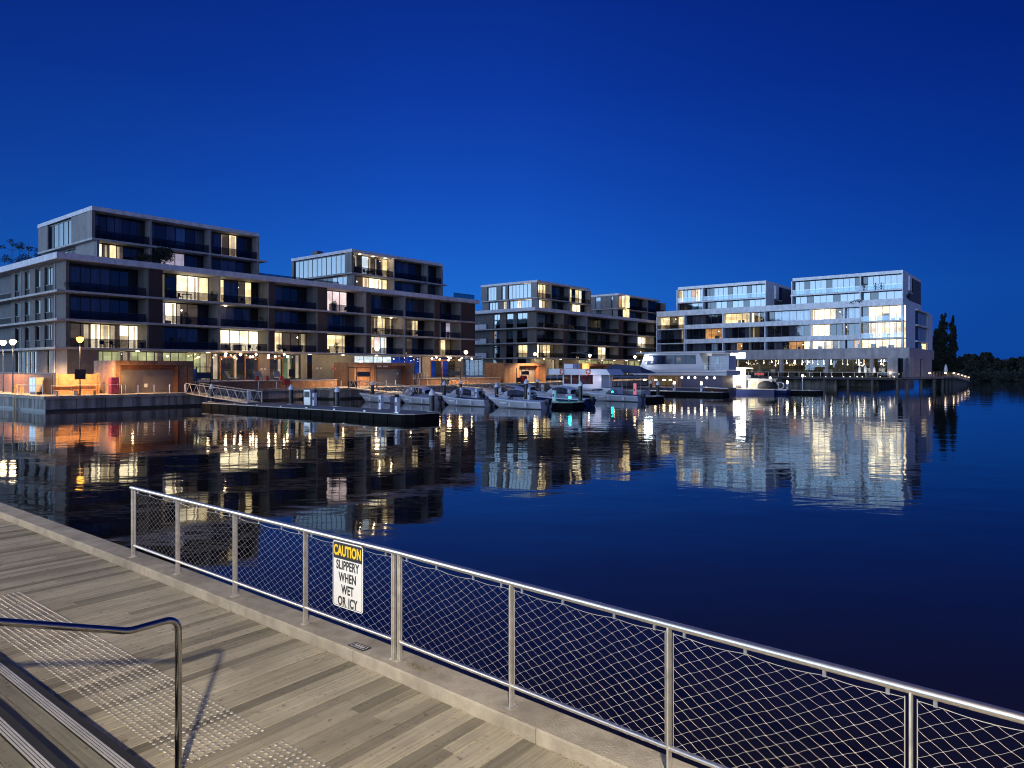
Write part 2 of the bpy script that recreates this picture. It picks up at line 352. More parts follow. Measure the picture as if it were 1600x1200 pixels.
# ================================================================ SETTING
# water
def water_mat():
    m = bpy.data.materials.new('lake_water'); m.use_nodes = True; t = m.node_tree; N = t.nodes; L = t.links
    b = N['Principled BSDF']; b.inputs['Base Color'].default_value = (.0085, .0080, .0085, 1); b.inputs['Roughness'].default_value = .035; b.inputs['IOR'].default_value = 1.28
    geo = N.new('ShaderNodeNewGeometry')
    def noise(sx, sy, scale, det, rot=0.0):
        mp = N.new('ShaderNodeMapping'); mp.inputs['Scale'].default_value = (sx, sy, 1); mp.inputs['Rotation'].default_value = (0, 0, rot); L.new(geo.outputs['Position'], mp.inputs[0])
        n = N.new('ShaderNodeTexNoise'); n.inputs['Scale'].default_value = scale; n.inputs['Detail'].default_value = det; L.new(mp.outputs[0], n.inputs['Vector']); return n.outputs['Fac']
    a = noise(.55, 1.0, 1.5, 2.5, .25); c = noise(.8, 1.1, .32, 1, -.5); big = noise(1, 1, .022, 2)
    mr = N.new('ShaderNodeMapRange'); L.new(big, mr.inputs[0]); mr.inputs[1].default_value = .42; mr.inputs[2].default_value = .62; mr.inputs[3].default_value = .35; mr.inputs[4].default_value = 1.0
    mu = N.new('ShaderNodeMath'); mu.operation = 'MULTIPLY'; L.new(a, mu.inputs[0]); L.new(mr.outputs[0], mu.inputs[1])
    m3 = N.new('ShaderNodeMath'); m3.operation = 'MULTIPLY'; L.new(c, m3.inputs[0]); m3.inputs[1].default_value = 1.6
    su = N.new('ShaderNodeMath'); su.operation = 'ADD'; L.new(mu.outputs[0], su.inputs[0]); L.new(m3.outputs[0], su.inputs[1])
    bp = N.new('ShaderNodeBump'); bp.inputs['Strength'].default_value = 1; bp.inputs['Distance'].default_value = .0115
    L.new(su.outputs[0], bp.inputs['Height']); L.new(bp.outputs[0], b.inputs['Normal'])
    return m
MB().add([(-3000, -60, 0), (3500, -60, 0), (3500, 5000, 0), (-3000, 5000, 0)], [(0, 1, 2, 3)]).build('water', water_mat(), kind='structure')

# quay land, one sheet with its edge wall; local axes u, v
LAND = [(25, 77), (41, 77), (41, 83), (60, 83), (60, 79), (84, 79), (84, 83), (178, 83), (178, 36), (222, 36), (260, 220), (25, 220)]
land = MB().prism(LAND, -1.2, 1.44).build('quay_wall', M['conc'], rz=TH, kind='structure')
pav = [(25.0, 77.0), (41, 77), (41, 83), (60, 83), (60, 79), (84, 79), (84, 83), (178, 83), (178, 36), (222, 36), (260, 220), (25, 220)]
MB().prism(pav, 1.444, 1.5).build('quay_pavement', M['pave'], rz=TH, kind='structure')
cop = MB()
for a, b in zip(LAND[:9], LAND[1:9]):
    if a[0] == b[0]: cop.box(a[0] - .22, a[0] - .003, min(a[1], b[1]), max(a[1], b[1]), 1.22, 1.52)
    else: cop.box(min(a[0], b[0]) - .2, max(a[0], b[0]), a[1] - .22, a[1] - .003, 1.22, 1.516)
cop.box(24.78, 24.997, 77, 130, 1.22, 1.52)
cop.build('quay_coping', mat('coping', (.42, .36, .28), .8, stain=.3), rz=TH, kind='structure')

# tide mark and joints of the quay walls
tm_ = MB(); jt = MB()
for a, b in list(zip(LAND[:9], LAND[1:9])) + [((25, 130), (25, 77))]:
    L_ = math.hypot(b[0] - a[0], b[1] - a[1]); n_ = int(L_ / 3.05)
    if a[0] == b[0]:
        x0 = a[0] - .012; lo, hi = min(a[1], b[1]), max(a[1], b[1]); tm_.box(x0, x0 + .010, lo, hi, -.3, .24)
        for k in range(1, n_ + 1): jt.box(x0 - .004, x0 + .009, lo + k * L_ / (n_ + 1) - .02, lo + k * L_ / (n_ + 1) + .02, .25, 1.21)
    else:
        lo, hi = min(a[0], b[0]), max(a[0], b[0]); y0 = a[1] - .012; tm_.box(lo, hi, y0, y0 + .010, -.3, .24)
        for k in range(1, n_ + 1): jt.box(lo + k * L_ / (n_ + 1) - .02, lo + k * L_ / (n_ + 1) + .02, y0 - .004, y0 + .009, .25, 1.21)
tm_.build('quay_tide_mark', mat('wet_algae', (.035, .036, .028), .45, var=.5, scale=3), rz=TH, kind='structure')
jt.build('quay_wall_joint', mat('dark_joint', (.05, .045, .04), .9), rz=TH, kind='structure')  # narrow dark strips along the wall joints

# far shore and hills
fs = MB()
rr = random.Random(5)
def ridge(mb, x0, x1, y, dep, hfun, n=60):
    vs = []; fs_ = []
    for i in range(n + 1):
        x = x0 + (x1 - x0) * i / n; h = hfun(i / n)
        vs += [(x, y, -.5), (x, y + dep * .15, h * .6), (x, y + dep * .5, h), (x, y + dep, -.5)]
    for i in range(n):
        for k in range(3): fs_.append((i * 4 + k, i * 4 + k + 1, (i + 1) * 4 + k + 1, (i + 1) * 4 + k))
    mb.add(vs, fs_)
ridge(fs, -900, 1200, 430, 400, lambda t: 1.2)
fs.build('far_shore', mat('shore_earth', (.03, .035, .02), .95), kind='structure')
hl = MB(); ridge(hl, 300, 3600, 2600, 900, lambda t: 62 + 16 * math.sin(t * 9) + 9 * math.sin(t * 23), 90)
hl.build('hills', mat('hill_scrub', (.03, .035, .03), .95, scale=.02), kind='structure')

# ---------------------------------------------------------------- foreground boardwalk (local axes u, v)
def du(v):      # the edge runs in two straight lengths that meet at the double post with a slight bend
    return max(-.05 - (5.33 - v) * .048, -.6) if v < 5.33 else min(-.05 + (v - 5.33) * .0135, .02)
wrp = lambda u, v, z: (u + du(v), v, z)
ZD = 1.09
wood = toned('deck_timber', .78, (.385, .352, .275), grain=(.35, 14, 6), bump=.35, gscale=2.4)
woods = toned('step_timber', .78, (.25, .24, .20), grain=(14, .35, 6), bump=.35, gscale=2.4)
bw = MB(); rb = random.Random(3)
v = -9.0
while v < 30:
    w = .138; u = 0.6; end = 4.715 + du(v + w / 2)
    cuts = [2.0 + rb.random() * 2.4] if rb.random() < .6 else []
    for c in cuts + [end]:
        bw.box(u, c - .003, v, v + w - .009, ZD - .03, ZD + rb.uniform(-.0012, .0012), 0, rb.choice([.54, .66, .76, .86, .92, .97, 1.0, 1.05, 1.12]) * rb.uniform(.94, 1.06))
        u = c + .003
    v += w
for j in range(150):
    vv = -9.0 + (j + 50) * .138
    for uu in (1.4, 1.85, 2.3, 2.75, 3.2, 3.65, 4.1, 4.55):
        for d_ in (.034, .098):
            x_, y_ = uu + rb.uniform(-.012, .012), vv + d_ + rb.uniform(-.005, .005) - 9.0 % .138 * 0
            r_ = .0048; bw.add([(x_ + r_ * math.cos(q * PI / 3), y_ + r_ * math.sin(q * PI / 3), ZD + .0022) for q in range(6)], [(0, 1, 2, 3, 4, 5)], 1, 1.0001)
bw.build('boardwalk', [wood, mat('screw_head', (.07, .065, .06), .5, .6)], rz=TH, kind='structure')
MB().box(-12, 4.35, -9, 30, .2, ZD - .034).box(4.35, 4.6, -1.5, 30, .19, ZD - .0345).build('boardwalk_frame', mat('dark_timber', (.06, .05, .04), .9), rz=TH, kind='structure')
kb = MB(wrp); v = -8.67
for L_ in [2.42] * 16:
    # each kerb block has slightly broken corners
    x0, x1, y0, y1, z0, z1, c = 4.72, 5.08, v + .004, v + L_ - .004, ZD - .055, ZD + .12, .014
    kb.add([(x0, y0, z0), (x1, y0, z0), (x1, y0, z1 - c), (x1 - c, y0, z1), (x0 + c, y0, z1), (x0, y0, z1 - c),
            (x0, y1, z0), (x1, y1, z0), (x1, y1, z1 - c), (x1 - c, y1, z1), (x0 + c, y1, z1), (x0, y1, z1 - c)],
           [(0, 1, 2, 3, 4, 5), (11, 10, 9, 8, 7, 6), (0, 6, 7, 1), (1, 7, 8, 2), (2, 8, 9, 3), (3, 9, 10, 4), (4, 10, 11, 5), (5, 11, 6, 0)])
    v += L_
kb.build('kerb', M['kerb'], rz=TH, kind='structure')

# crumbs of leaf litter lying in the angle of the kerb
lit = MB(wrp)
for _ in range(420):
    vv = rb.uniform(-1, 16); uu = 4.715 - abs(rb.gauss(0, .03)); s_ = rb.uniform(.003, .010)
    a_ = rb.uniform(0, PI); dx, dy = math.cos(a_) * s_, math.sin(a_) * s_
    lit.add([(uu - dx, vv - dy, ZD + .003), (uu + dy * .6, vv - dx * .6, ZD + .004), (uu + dx, vv + dy, ZD + .007), (uu - dy * .6, vv + dx * .6, ZD + .004)], [(0, 1, 2, 3)])
lit.build('leaf_litter', mat('dry_leaf', (.16, .11, .055), .9), rz=TH, kind='stuff')
tuf = MB(wrp)
for (cu, cv, nn) in ((4.86, 5.02, 150), (4.90, 4.78, 60), (4.715, 6.3, 40), (4.90, 6.72, 25), (4.715, 2.9, 30)):
    for _ in range(nn):
        x_, y_ = cu + rb.gauss(0, .025), cv + rb.gauss(0, .09); h_ = rb.uniform(.01, .05); q = rb.uniform(0, 2 * PI); z_ = ZD + (.12 if cu > 4.73 else 0)
        tuf.add([(x_ - .0015, y_, z_), (x_ + .0015, y_, z_), (x_ + math.cos(q) * h_ * .8, y_ + math.sin(q) * h_ * .8, z_ + h_)], [(0, 1, 2)])
tuf.build('dry_grass', mat('dry_grass', (.20, .16, .08), .9), rz=TH, kind='stuff')

# steps down to the boardwalk
st = thing('timber_steps', 'wide grey timber steps with ribbed metal nosings beside the boardwalk', 'steps', G(2.29, 6, ZD), TH)
def loc_box(mb, u0, u1, v0, v1, z0, z1, mi=0, tone=1.0): mb.box(u0 - 2.29, u1 - 2.29, v0 - 6, v1 - 6, z0 - ZD, z1 - ZD, mi, tone)
for i in range(7):
    ue = 2.29 - .47 * i; zt = ZD + .17 * (i + 1)
    ub = ue - .47 if i < 6 else -9.0
    tr = MB(); nb = 3 if i < 6 else 60
    wid = (ue - .11 - ub) / nb
    for k in range(nb):
        v = -6.0
        while v < 22:
            L_ = rb.uniform(2.2, 4.5); loc_box(tr, ub + k * wid + .003, ub + (k + 1) * wid - .003, v, min(v + L_ - .004, 22), zt - .03, zt, 0, rb.choice([.72, .85, .95, 1.05]) * rb.uniform(.93, 1.07)); v += L_
    tr.build('tread', woods, st)
    ri = MB(); loc_box(ri, ue - .05, ue - .02, -6, 22, ZD + .17 * i + .002, zt - .034); ri.build('riser', mat('riser_board', (.05, .045, .04), .9), st)
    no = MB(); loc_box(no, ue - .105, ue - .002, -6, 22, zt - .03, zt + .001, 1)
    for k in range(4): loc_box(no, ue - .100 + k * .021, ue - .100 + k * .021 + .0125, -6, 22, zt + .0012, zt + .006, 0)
    loc_box(no, ue - .001, ue + .040, -6, 22, zt - .05, zt - .001, 1)  # black strip stands in for the shadow along the riser
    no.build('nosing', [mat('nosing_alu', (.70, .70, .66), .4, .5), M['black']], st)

# tactile studs, two pads
def tactile(v0, v1, label):
    t = MB(); nu, pr = 12, .0605
    nv = int((v1 - v0) / pr)
    for i in range(nu):
        for j in range(nv):
            if rb.random() < .004: continue
            t.lathe((-.333 + i * pr, -nv * pr / 2 + j * pr, 0), [(.0170, 0), (.0165, .004), (.0140, .0075), (.009, .0095), (.003, .0102)], 10)
    o = t.build('tactile_studs', mat('stud_steel', (.50, .48, .43), .32, .65, var=.35, scale=25), None, G(2.985, (v0 + v1) / 2, ZD + .0015), TH, label=label, cat='tactile paving', group='steel tactile studs set in the boardwalk')
    smooth_angle(o, 50)
tactile(5.32, 11.25, 'long band of small round steel studs in the boardwalk above the handrail post')
tactile(-1.5, 5.10, 'second band of small steel studs below the gap in the bottom corner')

# handrail
hr = thing('handrail', 'polished steel tube handrail bent down to a post at the foot of the steps', 'handrail', G(2.56, 5.22, ZD), TH)
rt = 2.262 - ZD; arc = []
for k in range(9):
    q = PI / 2 * k / 8; arc.append((-.09 + .09 * math.sin(q), 0, rt - .09 + .09 * math.cos(q)))
path = [(-2.85, 0, rt + .30 * 3.02), (-.38, 0, rt + .01), (-.33, 0, rt)] + arc
o = MB().tube(path, .0245, 20).build('rail', M['steel2'], hr); smooth_angle(o)
o = MB().tube([(0, 0, rt - .088), (0, 0, .006)], .0245, 20).lathe((0, 0, 0), [(.055, 0), (.055, .006), (.05, .009), (.026, .010)], 24).build('post', M['steel2'], hr); smooth_angle(o)
o = MB().tube([(-2.2, 0, rt + .66), (-2.2, 0, .17 * 5 + .02)], .0245, 20).build('post', M['steel2'], hr); smooth_angle(o)

# fence of stretched wire mesh
U_F = 4.86; VP = [11.38, 9.95, 8.41, 6.88, 5.33, 3.80, 2.30, .76, -.80, -2.35]
ZK = ZD + .12; Z1 = ZK + 1.065; Z0 = ZK + .185
fn = thing('mesh_fence', 'stainless steel fence of diamond wire mesh along the boardwalk edge', 'fence', G(U_F, 5.33, ZK), TH)
def fl(u, v, z): return (u + du(v) - U_F, v - 5.33, z - ZK)
FB = lambda: MB(fl)
o = FB().tube([(U_F, 11.44, Z1), (U_F, 5.33, Z1), (U_F, -3.2, Z1)], .0285, 18).build('top_rail', M['steel'], fn); smooth_angle(o)
o = FB().tube([(U_F, 11.34, Z0), (U_F, 5.385, Z0)], .020, 14).tube([(U_F, 5.275, Z0), (U_F, -3.2, Z0)], .020, 14).build('bottom_rail', M['steel'], fn); smooth_angle(o)
o = FB().tube([(U_F, 11.32, Z0), (U_F, 11.32, Z1 - .03)], .010, 10).build('end_rod', M['steel'], fn); smooth_angle(o)
for i, vp in enumerate(VP):
    dbl = (i == 4)
    for dv in ((.045, -.045) if dbl else (0,)):
        p = FB().box(U_F - .030, U_F + .030, vp + dv - .006, vp + dv + .006, ZK + .008, Z1 - .015)
        if dbl: p.box(U_F - .012, U_F + .012, vp + dv - .017, vp + dv + .017, ZK + .008, Z1 - .03)
        po = p.build('post', M['galv'], fn)
        b_ = FB().box(U_F - .055, U_F + .055, vp + dv - .035, vp + dv + .035, ZK + .001, ZK + .009)
        for su in (-.042, .042): b_.lathe((U_F + su, vp + dv, ZK + .009), [(.008, 0), (.008, .008), (.004, .010)], 8)
        b_.build('base_plate', M['galv'], po)
def panel(va, vb_):
    # va > vb_; wires cross at nodes on a diamond lattice; the border cable sags between its clips
    Lp = va - vb_; NW = max(8, int(round(Lp / .132))); dw = Lp / NW; NH = 10; dh = (Z1 - Z0 - .075) / NH
    clips = [0, .06, .36, .70, .94, 1.0]
    def sag(t):
        for a, b in zip(clips, clips[1:]):
            if a <= t <= b:
                q = (t - a) / (b - a); return .055 * (b - a) * 4 * q * (1 - q)
        return 0
    rr_ = random.Random(int(va * 100))
    nz = {}
    def node(i, j):
        if (i, j) not in nz:
            t = min(max(i / (2 * NW), 0), 1); zt = Z1 - .058 - sag(t); zb = Z0 + .012
            f = j / (2 * NH)
            z = zb + (zt - zb) * f
            jit = 0 if j in (0, 2 * NH) or i in (0, 2 * NW) else 1
            loose = 1.0 + (3.0 if (va < 5.4 and va > 5.0 and t < .22 and f < .5) else 0)
            nz[(i, j)] = (U_F + jit * rr_.gauss(0, .0015), va - .02 - (Lp - .04) * t + jit * rr_.gauss(0, .0018) * loose, z + jit * rr_.gauss(0, .0016) * loose)
        return nz[(i, j)]
    mb = FB(); r = .00112
    for i in range(0, 2 * NW):
        for j in range(0, 2 * NH):
            if (i + j) % 2 == 0: a, b = (i, j), (i + 1, j + 1)
            else: a, b = (i, j + 1), (i + 1, j)
            pa, pb = node(*a), node(*b)
            pm = tuple((x + y) / 2 for x, y in zip(pa, pb)); mz = .0018 if (i % 2) else -.0018
            mb.tube([pa, (pm[0], pm[1], pm[2] + mz), pb], r, 4, cap=False)
    for (i, j), p in nz.items():
        if (i + j) % 2 == 0 and 0 < i < 2 * NW and 0 < j < 2 * NH: mb.box(p[0] - .003, p[0] + .003, p[1] - .0045, p[1] + .0045, p[2] - .0026, p[2] + .0026)
    mb.tube([node(k, 2 * NH) for k in range(0, 2 * NW + 1)], .0022, 6)
    # lacing round the bottom rail
    lc = []
    for k in range(NW * 6 + 1):
        q = k / (NW * 6); an = q * 2 * PI * NW
        lc.append((U_F + .0225 * math.cos(an), va - .03 - (Lp - .06) * q, Z0 + .0225 * math.sin(an)))
    mb.tube(lc, .0010, 4)
    for sd in (.02, Lp - .02):
        mb.tube([(U_F, va - sd, Z0 + .01), (U_F, va - sd, Z1 - .05)], .0032, 6)
    cl = mb
    for t in clips[1:-1]:
        vv = va - .02 - (Lp - .04) * t
        cl.box(U_F - .008, U_F + .008, vv - .010, vv + .010, Z1 - .066, Z1 - .018, 1)
    mb.build('wire_mesh', [M['rope'], M['steel']], fn)
for i in range(len(VP) - 1):
    a, b = VP[i], VP[i + 1]
    panel(a - (.055 if i == 4 else (.07 if i == 0 else .012)), b + (.055 if i == 3 else .012))

# caution sign hung on the fence
sg = thing('caution_sign', 'white caution sign with black border hung on the mesh fence', 'sign', G(U_F - .045 + du(6.13), 6.06, ZK + .35), TH)
def rrect(w, h, r, n=6):
    p = []
    for cx, cz, a0 in ((w / 2 - r, h / 2 - r, 0), (-w / 2 + r, h / 2 - r, 90), (-w / 2 + r, -h / 2 + r, 180), (w / 2 - r, -h / 2 + r, 270)):
        for k in range(n + 1):
            q = math.radians(a0 + 90 * k / n); p.append((cx + r * math.cos(q), cz + r * math.sin(q)))
    return p
SW, SH = .50, .70; sgz = .02
def plate(pts, x0, x1, zc=0.35 + .0, mi=0, mb=None):
    # outline in (y, z), thickness along x
    n = len(pts); mb = mb or MB()
    mb.add([(x0, -y, z + zc) for y, z in pts] + [(x1, -y, z + zc) for y, z in pts], [tuple(range(n)), tuple(range(n, 2 * n))[::-1]] + [(i, (i + 1) % n, (i + 1) % n + n, i + n) for i in range(n)], mi)
    return mb
plate(rrect(SW, SH, .035), 0, .003).build('sign_board', M['signw'], sg)
bo, bi = rrect(SW - .022, SH - .022, .028), rrect(SW - .034, SH - .034, .024); n = len(bo)
MB().add([(-.0012, -y, z + .35) for y, z in bo] + [(-.0012, -y, z + .35) for y, z in bi], [(i, (i + 1) % n, (i + 1) % n + n, i + n) for i in range(n)]).build('border_line', M['signb'], sg)
hw, ht, hb = SW / 2 - .014, SH / 2 - .014, SH / 2 - .185
plate([(-hw, hb), (hw, hb), (hw, ht), (-hw, ht)], -.0022, -.0003).build('heading_panel', M['signb'], sg)
def text(body, size, y, z, sx, m, x, off=0.0, name='lettering'):
    cu = bpy.data.curves.new(name, 'FONT'); cu.body = body; cu.size = size; cu.align_x = 'CENTER'; cu.align_y = 'CENTER'; cu.offset = off; cu.extrude = .0004
    cu.space_character = 1.04; cu.space_word = 1.4
    cu.materials.append(m)
    o = bpy.data.objects.new(name, cu); C.objects.link(o); o.parent = sg
    # text x axis -> local -y, text y axis -> z, facing local -x
    bpy.context.view_layer.update(); me = bpy.data.meshes.new_from_object(o.evaluated_get(bpy.context.evaluated_depsgraph_get()))
    bpy.data.objects.remove(o); bpy.data.curves.remove(cu)
    me.transform(Matrix(((0, 0, -1, x), (-1, 0, 0, -y), (0, 1, 0, z), (0, 0, 0, 1))) @ Matrix.Diagonal((sx, 1, 1, 1)))
    o = bpy.data.objects.new(name, me); C.objects.link(o); o.parent = sg
    return o
text('CAUTION', .150, 0, .35 + .250, .655, M['signy'], -.0032, .0060)
for i, ln in enumerate(('SLIPPERY', 'WHEN', 'WET', 'OR ICY')):
    text(ln, .132, 0, .35 + .098 - i * .128, .70, M['signb'], -.0012, .0042)
for zz in (.64, .06):
    MB().tube([(-.003, .0, zz), (.05, .0, zz)], .004, 6).build('bolt', M['steel'], sg)

# small plate let into the kerb
kp = thing('kerb_plate', 'small black and white number plate fixed on top of the kerb', 'plate', G(4.78, 5.87, ZK), TH)
MB().box(-.055, .055, -.13, .13, .0005, .004).build('plate_backing', M['signb'], kp)
p = MB().box(-.036, .036, -.105, -.100, .0042, .0052).box(-.036, .036, .100, .105, .0042, .0052).box(-.036, -.031, -.100, .100, .0042, .0052).box(.031, .036, -.100, .100, .0042, .0052)
for k_ in range(6): p.box(-.014, .014, -.072 + k_ * .025, -.056 + k_ * .025, .0042, .0052)
p.build('white_marking', M['signw'], kp)

# ---------------------------------------------------------------- street lamps
LAMPL = []
def lantern(root, colmat, pole=5.45):
    o = MB().tube([(0, 0, 0), (0, 0, .9), (0, 0, pole - .25)], [.085, .065, .045], 10).lathe((0, 0, 0), [(.16, 0), (.16, .03), (.09, .06)], 12).build('pole', M['dark'], root)
    MB().lathe((0, 0, pole - .28), [(.05, 0), (.10, .06), (.11, .10)], 12).build('collar', M['dark'], root)
    g = MB().lathe((0, 0, pole - .17), [(.14, 0), (.26, .18), (.34, .38), (.31, .48), (.14, .56)], 14).build('globe', colmat, root); smooth_angle(g)
    MB().lathe((0, 0, pole + .36), [(.34, .03), (.32, .065), (.06, .10)], 14).build('cap', M['dark'], root)
WARM = (1, .66, .36); AMB = (1, .60, .26)
LL = [(ua(125, 78.3), 78.3, 'amber street lamp on the quay by the bench and timber kiosk', 'amber'),
      (26.6, vb(20, 26.6), 'warm street lamp on the side quay nearer the corner', 'lamp'), (26.6, vb(5, 26.6), 'warm street lamp at the edge of the view, beyond its twin', 'lamp'),
      (ua(589, 79.9), 79.9, 'bright street lamp in front of the timber kiosk with sign', 'lamp'), (ua(728, 84.2), 84.2, 'street lamp between the two long dark apartment blocks', 'lamp'),
      (ua(836, 84.2), 84.2, 'street lamp in front of the corner of the middle block', 'lamp'), (ua(921.5, 84.2), 84.2, 'street lamp behind the tour boat roof', 'lamp'),
      (ua(992, 84.2), 84.2, 'street lamp just left of the houseboat floodlight', 'lamp')]
proto = None
for i, (u_, v_, lb, km) in enumerate(LL):
    r = thing('street_lamp', lb, 'street lamp', G(u_, v_, 1.5), TH, 'street lamps along the quay'); lantern(r, GL[km])
    P_ = G(u_, v_, 6.95)
    spot('lamp_light', P_ + Vector((0, 0, -.55)), 8500 if i else 11000, AMB if km == 'amber' else WARM, (0, 0, -1), 158, .45, .25)
# lamps that light the boardwalk where the photographer stands
for (x_, y_, zb, e_, lb) in ((.62, -6.3, 2.9, 22500, 'street lamp on the upper landing behind the steps'), (-27, 9.0, 2.9, 19000, 'street lamp further along the landing of the steps'), (17, -9.5, 2.9, 11000, 'added unseen fill lamp beyond the right end of the steps')):  # the last lamp is added out of view to fill the deck shadows
    r = thing('street_lamp', lb, 'street lamp', (x_, y_, zb), 0, 'street lamps along the boardwalk'); lantern(r, GL['lamp'], 5.3)
    spot('lamp_light', (x_, y_, zb + 5.0), e_, (1, .84, .58), (-.2, .55, -1) if 0 < x_ < 5 else ((-1, .8, -.7) if x_ > 5 else (1, .1, -.75)), 128 if 0 < x_ < 5 else 100, .35, .14)

# ================================================================ BUILDINGS
class Bld:
    def __init__(s, name, label, u0, v0, zb=1.5):
        s.u0, s.v0, s.zb = u0, v0, zb
        s.root = thing(name, label, 'apartment building', G(u0, v0, zb), TH)
    def TA(s, y0=0.0):      # facade running along u, facing the water; t is outward
        f = lambda a, t, z: (a, y0 - t, z - s.zb); f.ax = 'A'; f.p0 = s.v0 + y0; f.b = s; return f
    def TB(s, x0=0.0):      # facade running along v, facing the afterglow
        f = lambda a, t, z: (x0 - t, a, z - s.zb); f.ax = 'B'; f.p0 = s.u0 + x0; f.b = s; return f
def sx(T, px, t=0.0):
    return ua(px, T.p0 - t) - T.b.u0 if T.ax == 'A' else vb(px, T.p0 - t) - T.b.v0
def world(T, a, t, z):
    p = T(a, t, z); b = T.b; return G(b.u0 + p[0], b.v0 + p[1], p[2] + b.zb)
rw = random.Random(21)
PM = {'d': 'gdark', 'u': 'gcurt', 'q': 'gpale', 's': 'gsky'}
def window(T, a, b, z0, z1, codes, gt, depth=2.5, fw=.07, lit_label=None, framemat='dark'):
    """one glazed opening: frame, its panes, and where it is lit the room behind"""
    if a > b: a, b = b, a
    if T.ax == 'B': codes = codes[::-1]
    n = len(codes); w = (b - a) / n
    lit = any(c not in PM for c in codes)
    fr = MB(T); fr.box(a, b, gt - .06, gt + .05, z0, z0 + .09).box(a, b, gt - .06, gt + .05, z1 - .12, z1)
    for k in range(n + 1): fr.box(max(a, a + k * w - fw / 2), min(b, a + k * w + fw / 2), gt - .06, gt + .045, z0 + .09, z1 - .12)
    f = fr.build('window', M[framemat], T.b.root, label=('lit window' if lit else None))
    pm = []; pn = MB(T)
    for k, c in enumerate(codes):
        m = M[PM[c]] if c in PM else M['gclear']
        if m not in pm: pm.append(m)
        pn.box(a + k * w + fw / 2, a + (k + 1) * w - fw / 2, gt - .018, gt - .006, z0 + .09, z1 - .12, pm.index(m))
    pn.build('pane', pm, f)
    k = 0
    while k < n:
        if codes[k] in PM: k += 1; continue
        c = codes[k]; j = k
        while j < n and codes[j] == c: j += 1
        p, q = a + k * w, a + j * w; d = depth
        rm = MB(T)
        rm.box(p + .05, q - .05, gt - d - .05, gt - d, z0, z1, 0)
        rm.box(p, p + .05, gt - d, gt - .12, z0, z1, 0).box(q - .05, q, gt - d, gt - .12, z0, z1, 0)
        rm.box(p + .05, q - .05, gt - d, gt - .12, z1 - .04, z1, 0).box(p + .05, q - .05, gt - d, gt - .12, z0, z0 + .04, 1)
        if rw.random() < .75:      # a drawn curtain at one side and a pendant lamp
            cw = rw.uniform(.25, .7); side_ = rw.random() < .5; c0 = p + .06 if side_ else q - .06 - cw
            for e_ in range(int(cw / .09)): rm.box(c0 + e_ * .09, c0 + e_ * .09 + .07, gt - .34 - .03 * (e_ % 2), gt - .30 - .03 * (e_ % 2), z0 + .1, z1 - .15, 3)  # curtain folds glow by themselves, imitating light through the cloth
        if rw.random() < .6 and q - p > 1.0:
            lx = rw.uniform(p + .3, q - .3); rm.ball((lx, gt - rw.uniform(.8, 1.8), z1 - rw.uniform(.5, .9)), .13, 8, 4)
        # furniture inside
        s_ = p + rw.uniform(.1, .6)
        while s_ < q - .7:
            ww = rw.uniform(.4, 1.5); hh = rw.choice([.45, .75, .8, 1.1, 1.9]); 
            if s_ + ww > q - .1: break
            tt = gt - rw.uniform(.9, d - .5)
            rm.box(s_, s_ + ww, tt - .25, tt + .2, z0 + .05, z0 + hh * .9, rw.choice([1, 2, 2]))
            s_ += ww + rw.uniform(.3, 1.4)
        rm.build('interior', [ROOMS[c], M['furnl'], M['furn'], room('glowing_curtain', (1, .78, .52), .55, .1), GL['porth']], f)
        k = j
    return f
def wallp(T, a, b, z0, z1, t0, t1, m='white', name='wall'): return MB(T).box(a, b, t0, t1, z0, z1).build(name, M[m] if isinstance(m, str) else m, T.b.root)
def balustrade(T, a, b, z, t, m='gbal', h=1.0):
    if a > b: a, b = b, a
    o = MB(T).box(a, b, t - .008, t + .008, z + .05, z + h).build('balustrade', M[m], T.b.root)
    r = MB(T).box(a, b, t - .03, t + .03, z + h, z + h + .045)
    k = a
    while k <= b + .01: r.box(k - .02, k + .02, t - .03, t - .010, z, z + h); k += max(1.2, (b - a) / max(1, int((b - a) / 1.4)))
    r.build('rail', M['dark'] if m == 'gbal' else M['alu'], o)
DL = []
def downlight(T, a, t, z, e=0, r=.16):
    MB(T).add([], []) if 0 else None
    p = T(a, t, z)
    MB().lathe((p[0], p[1], p[2] - .05), [(r * 1.3, 0), (r * 1.3, .045)], 10).build('downlight', GL['spot'], T.b.root)
    if e: DL.append((world(T, a, t, z - .35), e))

